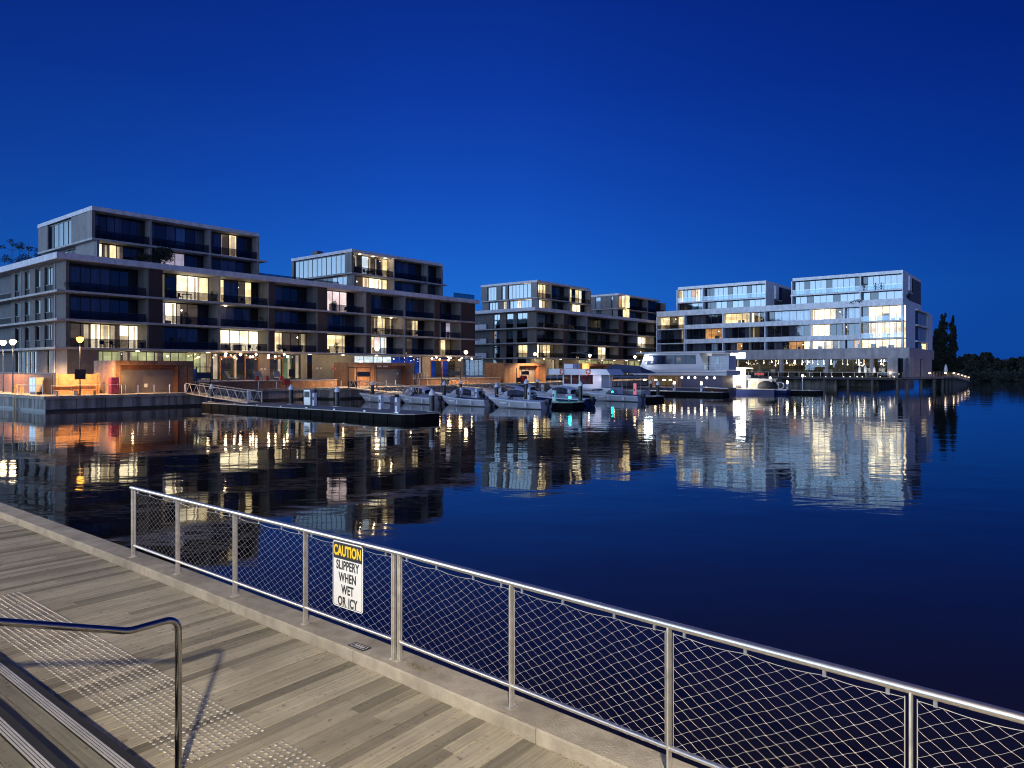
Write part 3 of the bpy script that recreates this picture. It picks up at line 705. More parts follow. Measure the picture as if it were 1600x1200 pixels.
# ---- left block
B1 = Bld('apartment_block', 'long dark apartment block at left with brown screens and two rooftop penthouses', 31.5, 91.8)
def long_block(B, L_, depth, bays, storeys, zf, roof, gset=3.0):
    T = B.TA()
    for k, z in enumerate(zf):
        MB(T).box(-.55 if k else -.9, L_ + .9, -depth, .08 if k else .5, z - .26, z).build('floor_slab', M['slab'], B.root)
    MB(T).box(-.6, L_ + .6, -depth, .12, roof[0], roof[0] + .04).box(-.6, L_ + .6, -.2, .12, roof[0] + .041, roof[1]).box(-.6, -.3, -depth, -.201, roof[0] + .041, roof[1]).box(-.3, L_ + .6, -depth, -.201, roof[0] + .041, roof[0] + .35).build('roof', M['fascia'], B.root)
    MB(T).box(.9, L_, -depth + .1, -gset - 2.75, 2.6, roof[0] - .005).build('wall', M['core'], B.root)
    tops = [z - .262 for z in zf[1:]] + [roof[0] - .005]
    for si, (z0, z1) in enumerate(zip(zf, tops)):
        cl = storeys[si]
        for (a, b, kind), codes in zip(bays, cl):
            window(T, a, b, z0 + .002, z1 - .002, codes, -gset)
            balustrade(T, a + .15, b - .25, z0, -.18)
        zz0, zz1 = z0 + .003, z1 - .003
        for i, (a, b, kind) in enumerate(bays):
            nx = bays[i + 1][0] if i + 1 < len(bays) else L_
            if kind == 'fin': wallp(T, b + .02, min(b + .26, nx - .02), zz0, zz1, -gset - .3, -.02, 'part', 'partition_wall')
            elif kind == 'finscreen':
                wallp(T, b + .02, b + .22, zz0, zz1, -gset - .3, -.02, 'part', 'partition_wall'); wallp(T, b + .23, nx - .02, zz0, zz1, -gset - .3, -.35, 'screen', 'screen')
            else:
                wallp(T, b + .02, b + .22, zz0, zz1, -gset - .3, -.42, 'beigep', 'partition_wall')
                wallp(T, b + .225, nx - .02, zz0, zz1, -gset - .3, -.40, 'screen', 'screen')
                for q in range(int((nx - b - .3) / .28)): pass
T = B1.TA()
E = [90, 232, 257, 343, 345, 421, 432, 497, 514, 571, 582, 632, 634, 680, 690, 722]
ux = lambda p: ua(p, 91.8) - 31.5
bays1 = [(.75, ux(232), 'screen'), (ux(257), ux(343), 'fin'), (ux(345), ux(421), 'screen'), (ux(432), ux(497), 'screen'), (ux(514), ux(571), 'finscreen'),
         (ux(582), ux(632), 'fin'), (ux(634), ux(680), 'screen'), (ux(690), ux(722), 'end')]
st1 = ['kkkWwkWW', 'uduud', 'WWWWW', 'Wwkkk', 'Wwwd', 'Wwpcd', 'dukud', 'kwwk']
st2 = ['duuuuddd', 'vWkkd', 'duudud', 'uuudd', 'duduu', 'wkwk', 'okkwd', 'vvuv']
st3 = ['duuuuddd', 'kdWWw', 'Wwuukwd', 'uuddd', 'dpppd', 'ududd', 'uduuu', 'udud']
L1 = 72.0
long_block(B1, L1, 30, bays1, [st1, st2, st3], [6.7, 10.0, 13.3], (16.86, 17.6))
# side facade
T = B1.TB(.55)
wins = [(23, 30), (38.5, 46), (55, 63), (69.5, 82)]
for si, (z0, z1) in enumerate([(6.7, 9.74), (10.0, 13.04), (13.3, 16.85)]):
    pos = [tuple(sorted((sx(T, p), sx(T, q)))) for p, q in wins]; pos.sort()
    cods = [['us', 'd', 'd', 'd'], ['sd', 's', 's', 's'], ['ss', 's', 's', 's']][si]
    last = .45
    for (a, b), c in zip(pos, cods):
        wallp(T, last, a, z0, z1, -.35, 0, 'grey'); window(T, a, b, z0, z1 - .25, c, -.22, .8); wallp(T, a, b, z1 - .25, z1, -.35, 0, 'grey', 'lintel'); balustrade(T, a, b, z0, -.08); last = b
    e = sx(T, 17.5); wallp(T, last, e, z0, z1, -.35, 0, 'grey')
    wallp(T, e, e + .3, z0, z1, -3.6, -.36, 'beige', 'partition_wall')
    window(T, e + .31, e + 9, z0, z1, ['kkdd', 'dddd', 'kwkd'][si], -3.6, 1.5)
    balustrade(T, e + .3, e + 9, z0, -.1)
# ground floor, set behind the raised terrace
T = B1.TA()
def ground(T, zones, t, z0, z1, wallm='beige'):
    for (k, p, q, *c) in zones:
        a, b = sorted((sx(T, p, t), sx(T, q, t)))
        if k == 'wall': wallp(T, a, b, z0, z1, t - .4, t, wallm)
        elif k == 'win': window(T, a, b, z0, z1, c[0], t - .1, 1.8)
        elif k == 'fwin':
            window(T, a, b, z0, z1, c[0], t - .1, 1.8)
            w_ = .14; MB(T).box(a, b, t, t + .12, z1 - .75, z1 - .45).box(a, a + w_, t, t + .12, z0, z1 - .75).box(b - w_, b, t, t + .12, z0, z1 - .75).build('timber_surround', mat('orange_timber', (.42, .18, .08), .6), T.b.root)
ground(T, [('wall', 91, 117), ('win', 117, 136, 'ng'), ('wall', 136, 147), ('win', 147, 303, 'gggkgggkgggg'), ('win', 303, 323, 'gg'), ('wall', 323, 330),
           ('win', 330, 343, 'z'), ('fwin', 343, 366, 'zz'), ('win', 366, 382, 'z'), ('fwin', 382, 404, 'zz'), ('wall', 404, 420), ('fwin', 420, 442, 'zz'), ('win', 442, 470, 'nz'),
           ('wall', 470, 480), ('win', 480, 488, 'd'), ('wall', 488, 554), ('win', 554, 612, 'cccc'), ('win', 612, 660, 'bbbb'), ('wall', 660, 672), ('fwin', 672, 690, 'bz'), ('fwin', 690, 712, 'bz'), ('wall', 712, 724)], -3.4, 2.6, 6.42)
TB1 = B1.TB(.55)
for (k, p, q, c) in (('wall', 0, 24, ''), ('win', 24, 30, 'c'), ('win', 31, 58, 'gwgw'), ('wall', 58, 73, ''), ('win', 73, 82, 'c'), ('wall', 82, 88, '')):
    a, b = sorted((sx(TB1, p), sx(TB1, q)))
    if k == 'wall': wallp(TB1, a, b, 2.6, 6.42, -.4, 0, 'grey')
    else: window(TB1, a, b, 2.6, 6.42, c, -.2, 1.2)
wallp(TB1, .1, sx(TB1, 88), 2.6, 6.42, -3.4, 0, 'grey')
# downpipes and vents
for p in (86.5, 34): s_ = sx(TB1, p); MB(TB1).tube([(s_, .06, 2.6), (s_, .06, 16.8)], .05, 6).build('downpipe', M['fascia'], B1.root)
MB(T).box(44.2, 45.4, -14, -12.6, 23.981, 24.85).box(45.8, 46.3, -13.6, -12.8, 23.981, 24.6).build('roof_vent', M['grey'], B1.root)
# soffit and its downlights
wallp(T, -.5, L1 + .5, 6.425, 6.437, -3.4, .4, 'soffit', 'soffit')
for p in (127, 215, 325, 484, 536, 588, 642, 700): downlight(T, sx(T, p, -1.2), -1.2, 6.42, 150)
# lights under some balcony slabs
for p in (593, 611): downlight(T, sx(T, p, -1.6), -1.6, 13.03, 40, .14)
downlight(T, sx(T, 352, -2), -2, 13.03, 30, .14)
# wall lamps and notices by the doors
for p in (96.5,): MB(T).box(sx(T, p, -3.4), sx(T, p + 6, -3.4), -3.4, -3.3, 5.2, 5.6).build('sign_light', GL['white'], B1.root)
for p, z in ((97, 3.9), (407, 4.0), (412.5, 4.0), (494, 4.1), (500, 4.1)): MB(T).box(sx(T, p, -3.4), sx(T, p + 3, -3.4), -3.395, -3.36, z, z + .3).build('notice', M['signw'], B1.root)

def penthouse(B, x0, x1, y0, y1, zf, zs, zr, bays, side, both=False):
    """two set-back storeys; bays: (px_from, px_to, upper codes, lower codes) on the water side; side: (px, px, upper, lower)"""
    T = B.TA(y0)
    MB(T).box(x0, x1, -(y1 - y0), 0, zr, zr + .50).build('roof', M['fascia'], B.root)
    MB(T).box(x0 + 2.2, x1 - 3, -(y1 - y0) + 3, -3, zr + .501, zr + .85).build('roof_plant', M['grey'], B.root)
    MB(T).box(x0 + .02, x1 + 1.3, -(y1 - y0), -.05, zs, zs + .24).build('floor_slab', M['slab'], B.root)
    MB(T).box(x0 + 4.2, x1 - .35, -(y1 - y0) + .1, -4.6, zf, zr - .003).build('wall', M['core'], B.root)
    for (p, q, cu, cl) in bays:
        a, b = max(sx(T, p), x0 + .55), sx(T, q)
        window(T, a, b, zs + .245, zr - .004, cu, -1.7, 2.4); window(T, max(a, x0 + 1.05), b, zf, zs - .004, cl, -1.9, 2.2)
        balustrade(T, a + .1, b - .1, zs + .24, -.2)
        wallp(T, b + .02, b + .26, zs + .245, zr - .004, -1.8, -.1, 'part', 'partition_wall'); wallp(T, b + .02, b + .26, zf, zs - .004, -2.0, -.1, 'part', 'partition_wall')
    # solid corner
    wallp(T, x0 + .05, x0 + .3, zs + .245, zr - .004, -1.8, -.1, 'part')
    wallp(T, x0 + .55, x0 + .8, zf, zs - .004, -2.0, -.6, 'part')
    T2 = B.TB(x0)
    for (p, q, cu, cl) in side:
        a, b = sorted((sx(T2, p), sx(T2, q)))
        window(T2, a, b, zs + .245, zr - .1, cu, -.35, 2.2); window(T2, a, b, zf, zs - .1, cl, -.85, 1.6)
    # white wall between and beyond the side windows
    sp_ = sorted(tuple(sorted((sx(T2, p), sx(T2, q)))) for p, q, _, _ in side); last = y0 + .1
    for a, b in sp_ + [(y1, y1)]:
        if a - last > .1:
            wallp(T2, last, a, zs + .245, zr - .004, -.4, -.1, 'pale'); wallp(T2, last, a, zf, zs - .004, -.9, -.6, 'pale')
        last = b
    return T, T2
penthouse(B1, 3.9, 26.4, 2.0, 20.2, 17.25, 19.9, 23.48,
          [(147, 235, 'uduuddd', 'wkwkddd'), (237, 328, 'udusdu', 'dvvvdd'), (330, 403, 'dukwdd', 'uduudd')], [(73, 110, 'dssss', 'ddsdd')])
penthouse(B1, 43.3, 64.6, 2.0, 19.0, 17.25, 19.9, 23.48,
          [(549, 616, 'kzckzw', 'okwWWw'), (618, 668, 'duudd', 'wduud'), (670, 691, 'ud', 'du')], [(458, 538, 'sssssssssss', 'dsssdddsss')])
for p in (562, 583, 602): downlight(B1.TA(2.0), sx(B1.TA(2.0), p, -1.0), -1.0, 23.46, 60, .16)
# glass fence of the roof terrace
T = B1.TA(); balustrade(T, 27, 43, 17.6, -5, 'gbal', 1.0); balustrade(T, 66, 71.8, 17.6, -.4, 'gbal', .9)

# ---- middle block
B2 = Bld('apartment_block', 'middle apartment block behind the marina with white corner and two penthouses', 123.6, 92.3)
ux = lambda p: ua(p, 92.3) - 123.6
bays2 = [(.75, ux(882), 'screen'), (ux(889), ux(917), 'fin'), (ux(918), ux(968), 'screen'), (ux(976), ux(996), 'fin'), (ux(997), ux(1024), 'end')]
long_block(B2, 61, 28, bays2, [['wwWkwwk', 'kdd', 'dddduwWd', 'kdd', 'dkk'], ['uuuuddd', 'dsd', 'ddddddud', 'ddd', 'oWWW'], ['duuddud', 'dud', 'duuddddu', 'ddd', 'ddd']], [6.7, 10.0, 13.3], (16.86, 17.6))
T = B2.TB(.55)
wins = [(771, 781), (791, 802), (807.5, 824)]
for si, (z0, z1) in enumerate([(6.7, 9.74), (10.0, 13.04), (13.3, 16.85)]):
    pos = sorted(tuple(sorted((sx(T, p), sx(T, q)))) for p, q in wins); last = .45
    for (a, b), c in zip(pos, [['qu', 'd', 'd'], ['du', 's', 'o'], ['ss', 's', 'ss']][si]):
        wallp(T, last, a, z0, z1, -.35, 0, 'grey'); window(T, a, b, z0, z1 - .2, c, -.22, .8); wallp(T, a, b, z1 - .2, z1, -.35, 0, 'grey', 'lintel'); balustrade(T, a, b, z0, -.08); last = b
    e = sx(T, 761); wallp(T, last, e, z0, z1, -.35, 0, 'grey')
    wallp(T, e, e + 9, z0, z0 + 1.15, -.25, .35, 'fascia', 'parapet')
    a, b = sorted((sx(T, 755, -1.5), sx(T, 742, -1.5))); wallp(T, e, a, z0, z1, -1.9, -1.5, 'grey'); window(T, a, b, z0, z1, ['ww', 'dd', 'dd'][si], -1.6, .8); wallp(T, b, e + 9, z0, z1, -1.9, -1.5, 'grey')
for (k, p, q, c) in (('win', 726, 754, 'nnnn'), ('wall', 754, 770, ''), ('win', 770, 786, 'c'), ('wall', 786, 790, ''), ('win', 790, 801, 'dd'), ('wall', 801, 808, ''), ('win', 808, 822, 'dd'), ('wall', 822, 828, '')):
    a, b = sorted((sx(T, p), sx(T, q)))
    if k == 'wall': wallp(T, a, b, 2.6, 6.42, -.4, 0, 'beige')
    else: window(T, a, b, 2.6, 6.42, c, -.2, 1.2)
T = B2.TA()
ground(T, [('wall', 829, 862), ('win', 862, 868, 'k'), ('wall', 868, 872), ('win', 872, 880, 'z'), ('wall', 880, 905), ('win', 905, 960, 'gggkgg'), ('wall', 960, 975), ('win', 975, 1000, 'kgg'), ('wall', 1000, 1022)], -3.4, 2.6, 6.42)
wallp(T, -.5, 61, 6.425, 6.437, -3.4, .4, 'soffit', 'soffit')
for p in (850, 876, 921, 941, 960, 979, 998): downlight(T, sx(T, p, -1.2), -1.2, 6.42, 150)
penthouse(B2, 3.0, 24.4, 2.0, 18.7, 17.25, 19.9, 23.48, [(842, 862, 'wwww', 'WwWw'), (864, 890, 'ddud', 'dddd'), (892, 923, 'kwdwWd', 'wkWWd')], [(761, 775, 'sss', 'sss'), (783, 789, 's', 'w'), (793, 835, 'sssssss', 'ssWssss')])
penthouse(B2, 38.5, 62, 2.0, 18.7, 17.25, 19.9, 23.48, [(984, 1012, 'wddddd', 'duuudd'), (1015, 1040, 'dudddd', 'dudddd')], [(930, 938, 'q', 's'), (954, 976, 'ssow', 'dddw')])

# ---- right block, facing the afterglow
B3 = Bld('apartment_block', 'white apartment block on the right with brightly lit glass corner above a restaurant', 172.0, 30.0, 2.2)
T = B3.TB()
sv = lambda p, t=0.0: sx(B3.TB(), p, t)
y_end = sv(1026)
FL = [8.0, 10.75, 14.5, 18.05]
MB(T).box(0, y_end, -22.5, 0, FL[3], FL[3] + .06).box(.0, y_end, -.25, 0, FL[3] + .061, 19.45).box(0, .25, -22.5, -.251, FL[3] + .061, 19.45).box(.25, y_end, -22.5, -.251, FL[3] + .061, 18.5).build('roof', M['white'], B3.root)
MB(T).box(3.5, y_end - .2, -22.3, -4.6, 2.4, FL[3] - .003).build('wall', M['core'], B3.root)
for z in FL[1:3]: MB(T).box(.15, y_end, -6, -.02, z, z + .24).build('floor_slab', M['white'], B3.root)
fins = [1026, 1069, 1129, 1195, 1266, 1344, 1412]
c3 = {2: ['wkw', 'duuddd', 'wwwwWkd', 'dqqqqq', 'WWWwkqqq', 'uWwwWW'], 1: ['dduk', 'dddooo', 'uddukd', 'ddduud', 'WWWddkuu', 'kwWwWw'], 0: ['ddd', 'duudqd', 'duodddd', 'dudoow', 'WWwkduo', 'wwwwww']}
zr3 = [(8.78, 10.745), (11.0, 14.495), (14.745, 18.045)]
for si in range(3):
    z0, z1 = zr3[si]
    for i in range(6):
        a, b = sv(fins[i + 1]) + .13, sv(fins[i]) - .13
        gt = -2.4 if i in (0,) else (-1.5 if i < 5 else -1.0)
        window(T, a, b, z0, z1, c3[si][i], gt, 2.2)
        if 0 < i < 5:
            if si: wallp(T, a - .12, b + .12, z0 - .26, z0 + .85, -.22, .04, 'white', 'parapet')
        elif si: balustrade(T, a, b, z0, -.15, 'gbal' if i == 0 else 'gbals')
    for i, f in enumerate(fins[:-1]):
        s_ = sv(f); wallp(T, s_ - .13, s_ + .13, z0, z1, -2.6, .02 if i in (0, 1, 5) else -.02, 'white', 'partition_wall')
    for f in (1173, 1320): wallp(T, sv(f, -1) - .15, sv(f, -1) + .15, z0, z1, -1.45, -.4, 'beige' if f == 1173 else 'white', 'partition_wall')
# water-side end wall
TE = B3.TA()
for si, (z0, z1) in enumerate([(8.0, 10.745), (10.75, 14.495), (14.5, 18.045)]):
    a, b = sx(TE, 1430), sx(TE, 1449)
    wallp(TE, .3, a, z0, z1, -.4, 0, 'white'); window(TE, a, a + (b - a) * .55, z0 + .1, z1 - .3, 'uq', -.2, .8); window(TE, a + (b - a) * .55, b, z0 + .1, z1 - .3, ['w', 'q', 'q'][si], -.2, .8); MB(TE).box(b + .6, b + .68, 0, .09, z0, z1).build('downpipe', M['grey'], B3.root)
    wallp(TE, a, b, z1 - .3, z1, -.4, .5, 'white', 'lintel'); wallp(TE, b, sx(TE, 1457), z0, z1, -.4, 0, 'white')
# podium
wallp(T, sv(1421, 1.2), y_end, 6.45, 8.75, -.1, 1.2, 'podium', 'podium_band')
pe = sv(1421, 1.2)
MB(T).box(pe, y_end, -6, -.101, 7.95, 8.0).box(pe, 0, -sx(B3.TA(), 1458, 1.2), -6.01, 6.45, 8.75).build('podium_roof', M['podium'], B3.root)
wallp(T, pe, pe + .0 - pe, 6.45, 8.75, -6, -.101, 'podium', 'podium_band')
for p in (1220, 1291, 1362, 1402): wallp(T, sv(p, 1) - .32, sv(p, 1) + .32, 2.2, 6.445, .2, .95, 'podium', 'column')
wallp(T, 1.5, y_end, 2.2, 2.4, -6, 1.1, 'podium', 'floor_slab')
for (p, q, c) in ((1405, 1362, 'zzz'), (1362, 1291, 'zzzzz'), (1291, 1220, 'zzzzz'), (1220, 1150, 'zzzz')):
    window(T, sv(p, -1), sv(q, -1), 2.42, 6.44, c, -1.2, 3.2)
wallp(TE, -.95, -.35, 2.2, 6.445, .8, 1.6, 'podium', 'column')
ax = lambda p, t=1.6: sx(TE, p, t)
for (k, p, q) in (('win', 1409, 1416.5), ('wall', 1416.5, 1420), ('win', 1420, 1427), ('wall', 1427, 1439.5), ('win', 1439.5, 1444), ('wall', 1444, 1457.5)):
    if k == 'wall': wallp(TE, ax(p), ax(q), 2.2, 6.445, -2, 1.4, 'podium')
    else: window(TE, ax(p), ax(q), 2.2, 6.4, 'd', .9, .8)
# pendant lamps in the restaurant
rp = random.Random(8)
for k in range(34):
    s_ = rp.uniform(sv(1400), sv(1160)); t_ = rp.uniform(-3.6, -1.7); z_ = rp.uniform(4.9, 5.9)
    p = T(s_, t_, z_); MB().ball(p, rp.uniform(.08, .19), 8).tube([(p[0], p[1], p[2] + .1), (p[0], p[1], 6.42 - B3.zb)], .012, 4).build('pendant_lamp', GL[rp.choice(['spot', 'porth', 'white', 'spot'])] if k % 3 else GL['porth'], B3.root)
def pent3(x0, y0, y1, fin, cu, cl, pL, pR, back):
    T = B3.TB(x0)
    MB(T).box(y0, y1, -back, .0, 24.9, 25.6).build('roof', M['white'], B3.root)
    MB(T).box(y0 + .2, y1 - .2, -back + .2, -4.2, 18.5, 24.897).build('wall', M['core'], B3.root)
    MB(T).box(y0 + .1, y1 + .5, -back + 2, -.05, 21.35, 21.65).build('floor_slab', M['white'], B3.root)
    seg = [pL, fin, pR]
    for i in range(2):
        a, b = sorted((sx(T, seg[i]), sx(T, seg[i + 1]))); a += .12; b -= .12
        window(T, a, b, 21.66, 24.89, cu[i], -1.3, 2.2); window(T, a, b, 18.5, 21.34, cl[i], -1.5, 2.0)
        balustrade(T, a, b, 21.65, -.1, 'gbals', 1.05)
    for p in seg[:2]: wallp(T, sx(T, p) - .12, sx(T, p) + .12, 18.5, 21.34, -1.6, -.06, 'white', 'partition_wall'); wallp(T, sx(T, p) - .12, sx(T, p) + .12, 21.66, 24.89, -1.6, -.02, 'white', 'partition_wall')
    TE = B3.TA(y0)
    wallp(TE, x0 + .1, x0 + 6, 18.5, 24.895, -.19, .0, 'white'); wallp(TE, x0 + 6, x0 + 8.4, 21.66, 24.895, -.3, .35, 'white')
    window(TE, x0 + 8.4, x0 + 12, 21.7, 24.89, 'dd', -.1, .6); wallp(TE, x0 + 12, x0 + back, 18.5, 24.895, -.19, 0, 'core')
    wallp(TE, x0 + 6, x0 + 12, 18.5, 21.3, -.19, 0, 'core')
pent3(.6, sv(1410), sv(1237), 1344, ['ssdsssdssssd', 'dssssss'], ['ssdsssdsss', 'sdsss'], 1237, 1410, 22)
pent3(.6, sv(1195.5), sv(1057.5), 1098, ['wqsows', 'ddsssdsssdsss'], ['ddsq', 'ddssdssdsss'], 1057.5, 1195.5, 22)
for p, e in DL: point('downlight_light', p, e, (1, .78, .48), .1)

# ================================================================ QUAYSIDE
def gthing(name, label, cat, u, v, z, group=None, rz=0.0): return thing(name, label, cat, G(u, v, z), TH + rz, group)
# raised terraces with timber faces
def terrace(u0, u1, v0, label, face):
    t = gthing('terrace', label, 'terrace', u0, v0, 1.5)
    MB().box(0, u1 - u0, .06, 10.5, 0.002, 1.0).build('base', M['terr'], t)
    MB().box(0, u1 - u0, 0, .055, .002, .93).build('timber_face', M[face], t)
    MB().box(-.04, u1 - u0 + .04, -.12, .30, 1.0, 1.08).build('stone_edge', M['terr'], t)
    return t
terrace(43.3, 66, 86.2, 'raised stone terrace with orange timber face left of the sign kiosk', 'corten')
terrace(82.5, 104, 86.2, 'raised stone terrace with orange timber face between the middle kiosks', 'corten')
terrace(27.5, 43.2, 88.0, 'raised paved forecourt behind the large timber kiosk', 'cortend')
# timber kiosks
def kiosk(u0, v0, w, d, h, label, fl, fr, door_mat='shutter'):
    t = gthing('timber_kiosk', label, 'kiosk', u0, v0, 1.5, 'timber clad kiosks along the quay')
    s = MB().box(0, .25, 0, d, 0, h).box(w - .25, w, 0, d, 0, h).box(.251, w - .251, 0, d, h - .5, h).box(.251, w - .251, d - .2, d, 0, h - .501)
    s.box(.251, fl, .02, .5, 0, h - .501)
    s.build('shell', M['corten'], t)
    for a in (fl, w - fr - .12): MB().box(a, a + .12, .0, 1.2, 0, h - .55).build('door_jamb', M['cortend'], t)
    MB().add([(w - fr, .3, 0), (w - .26, .02, 0), (w - .26, .02, h - .55), (w - fr, .3, h - .55)], [(0, 1, 2, 3)]).box(w - fr + .01, w - .26, .32, .5, 0, h - .51).build('splayed_panel', M['corten'], t)
    sh = MB(); k = 0.0
    while k < h - 1.0: sh.box(fl + .125, w - fr - .125, 1.0 + (.02 if int(k / .12) % 2 else 0), 1.08, k, k + .115); k += .12
    sh.build('roller_shutter', M[door_mat], t)
    sh = MB().box(fl + .125, w - fr - .125, .7, 1.1, h - 1.0, h - .505).build('shutter_box', M['cortend'], t)
    return t
k1 = kiosk(32.5, 80.0, 8.5, 5.6, 3.55, 'large orange timber kiosk with grey shutter on the corner quay', .5, 1.7)
k2 = kiosk(ua(554, 86), 86.0, 12.2, 5.0, 3.65, 'orange timber kiosk with small white sign and grey shutter', 3.9, 1.6)
k3 = kiosk(ua(788, 86), 86.0, 13.5, 5.0, 3.8, 'timber kiosk with open grey doors under the middle block', 4.6, 2.4)
k4 = kiosk(ua(910, 86), 86.0, 13, 5.0, 3.9, 'low timber kiosk behind the tour boat roof', 3, 3)
rs = random.Random(4)
sgm = MB()
for i in range(7): sgm.box(4.4 + i * .33, 4.4 + i * .33 + .22, -.02, .018, 2.95, 3.17) if i != 3 else None
sgm.build('white_letters', M['signw'], k2)
MB().box(9.4, 9.7, .96, .99, 1.7, 2.1).build('notice', M['signw'], k2); MB().box(2.9, 3.05, -.02, 0, 1.9, 2.9).build('notice', M['signw'], k2)
MB().box(3.4, 3.75, .96, .99, .6, 1.0).build('notice', M['signw'], k1)
point('kiosk_fill', G(33.9, 79.2, 3.2), 150, AMB, .1)  # added fill light for more glow on the large kiosk, no fitting
# timber wall, planter panel and cabinet at the corner
tw = gthing('timber_wall', 'dark timber screen wall along the side quay', 'wall', 27.4, 82.6, 1.5)
MB().box(0, .25, 0, 26, 0, 2.15).build('panel', M['cortend'], tw); MB().box(-.03, .28, -.03, 26, 2.152, 2.22).build('capping', M['dark'], tw)
tw2 = gthing('timber_wall', 'bright orange timber wall panel between cabinet and steps', 'wall', 27.4, 81.6, 1.5)
MB().box(0.25, 3.9, 0, .25, 0, 2.1).build('panel', M['corten'], tw2); MB().box(.0, .2, -.1, .8, 0, 2.2).box(3.95, 4.1, -.1, .4, 0, 2.2).build('post', M['corten'], tw2)
cb = gthing('electric_cabinet', 'steel service cabinet in front of the dark timber wall', 'cabinet', 26.4, 84.0, 1.5)
MB().box(0, .7, 0, 1.9, .25, 1.75).build('body', mat('cabinet_steel', (.5, .42, .33), .35, .6), cb); MB().box(-.02, 0, .1, .9, .35, 1.65).box(-.02, 0, 1.0, 1.8, .35, 1.65).build('door', M['alu'], cb); MB().box(.05, .65, .1, 1.8, 0, .25).build('plinth', M['dark'], cb)
# steps up to the terrace
ss = gthing('stone_steps', 'lamp lit stone steps beside the large kiosk', 'steps', 28.2, 83.2, 1.5)
for i in range(5): MB().box(.2, 3.9, i * .42, 2.6, i * .17 + .001, (i + 1) * .17).build('step', M['terr'], ss)
# thin bollard posts along the quay edge
pb = gthing('edge_bollard', 'slim pale bollard on the coping in front of the large kiosk', 'bollard', ua(190, 77.35), 77.35, 1.5, 'slim bollards along the quay edge')
o = MB().lathe((0, 0, 0), [(.05, 0), (.05, .9), (.04, .95)], 10).build('post', M['alu'], pb); smooth_angle(o); MB().lathe((0, 0, 0), [(.09, 0), (.09, .02)], 10).build('base', M['dark'], pb)
names = ['left of the purple box', 'second from the purple box, before the shutter', 'midway along the grey shutter', 'below the right end of the shutter', 'near the kiosk corner', 'by the gangway gate']
for i, p in enumerate((216, 241, 265, 289)): dup(pb, G(ua(p, 77.35), 77.35, 1.5), label='slim pale bollard on the coping, ' + names[i + 1])
for i, p in enumerate((404, 432, 520, 533)): dup(pb, G(ua(p, 83.4), 83.4, 1.5), label='slim pale bollard on the inner quay below the terrace, %s of four from the left' % ('first', 'second', 'third', 'fourth')[i])
for i, p in enumerate((604, 618, 655, 668)): dup(pb, G(ua(p, 79.4), 79.4, 1.5), label='slim pale bollard before the sign kiosk, %s of four from the left' % ('first', 'second', 'third', 'fourth')[i])
# railing at the corner
ral = gthing('railing', 'low pale metal railing on the quay corner', 'railing', 25.4, 79.0, 1.5)
q = MB().tube([(0, 0, 1.0), (0, 7.0, 1.0)], .035, 8)
for k in range(5): q.tube([(0, k * 1.75, 0), (0, k * 1.75, 1.0)], .028, 8)
q.build('rail', M['alu'], ral)
ral = gthing('railing', 'fine steel railing along the quay in front of the steps', 'railing', 25.6, 77.3, 1.5)
q = MB().tube([(0, 0, 1.05), (6.8, 0, 1.05)], .02, 6)
for k in range(5): q.tube([(k * 1.7, 0, 0), (k * 1.7, 0, 1.05)], .02, 6)
q.build('rail', M['galv'], ral)
# yellow ladder
ld = gthing('quay_ladder', 'yellow lit tubular ladder hooked over the side quay wall', 'ladder', 24.86, vb(24, 24.86), 1.5)
lm = mat('ladder_yellow', (.62, .36, .10), .45)
for s_ in (-.25, .25):
    MB().tube([(.5, s_, 0), (.5, s_, .75), (.42, s_, .93), (.25, s_, 1.0), (.05, s_, .93), (-.03, s_, .75), (-.03, s_, -1.6)], .05, 8).build('stile', lm, ld)
for k in range(5): MB().tube([(-.03, -.25, -.15 - k * .3), (-.03, .25, -.15 - k * .3)], .022, 6).build('rung', lm, ld)
# benches
def bench(u, v, label):
    b = gthing('park_bench', label, 'bench', u, v, 1.5, 'benches on the quay')
    for k in range(4): MB().box(-1.1, 1.1, -.25 + k * .13, -.15 + k * .13, .44, .48).build('seat_slat', M['cortend'], b)
    MB().box(-1.1, 1.1, .30, .34, .55, .88).build('backrest', M['cortend'], b)
    for s_ in (-.9, .9): MB().box(s_ - .03, s_ + .03, -.22, .30, 0, .43).build('leg', M['dark'], b)
bench(ua(105, 78.4), 78.4, 'dark bench on the quay just left of the amber lamp')
bench(ua(133, 79.0), 79.0, 'dark bench on the quay just right of the amber lamp')
# purple box, life ring post, lamp post sign
bx = gthing('vending_box', 'tall dark purple box standing against the large kiosk', 'box', ua(174, 78.9), 78.9, 1.5)
MB().box(0, .75, 0, .7, .06, 1.75).build('body', M['purple'], bx); MB().box(.06, .69, -.012, 0, .15, 1.65).build('door', mat('purple_door', (.13, .016, .05), .4), bx); MB().box(.55, .62, -.04, -.012, .9, 1.1).build('handle', M['alu'], bx); MB().box(.05, .7, .03, .65, 0, .06).build('plinth', M['dark'], bx)
def notice(u, v, label, h=2.2, col='signb'):
    t = gthing('notice_board', label, 'sign', u, v, 1.5, 'notice boards on the quay')
    MB().tube([(0, 0, 0), (0, 0, h)], .035, 8).build('post', M['dark'], t); MB().box(-.5, .5, -.06, -.035, h - 1.0, h).build('board', M[col], t)
notice(ua(125, 77.9), 77.9, 'dark blue notice board on the amber lamp post', 2.6)
notice(ua(456, 83.6), 83.6, 'small board on a slim post by the inner quay', 2.6)
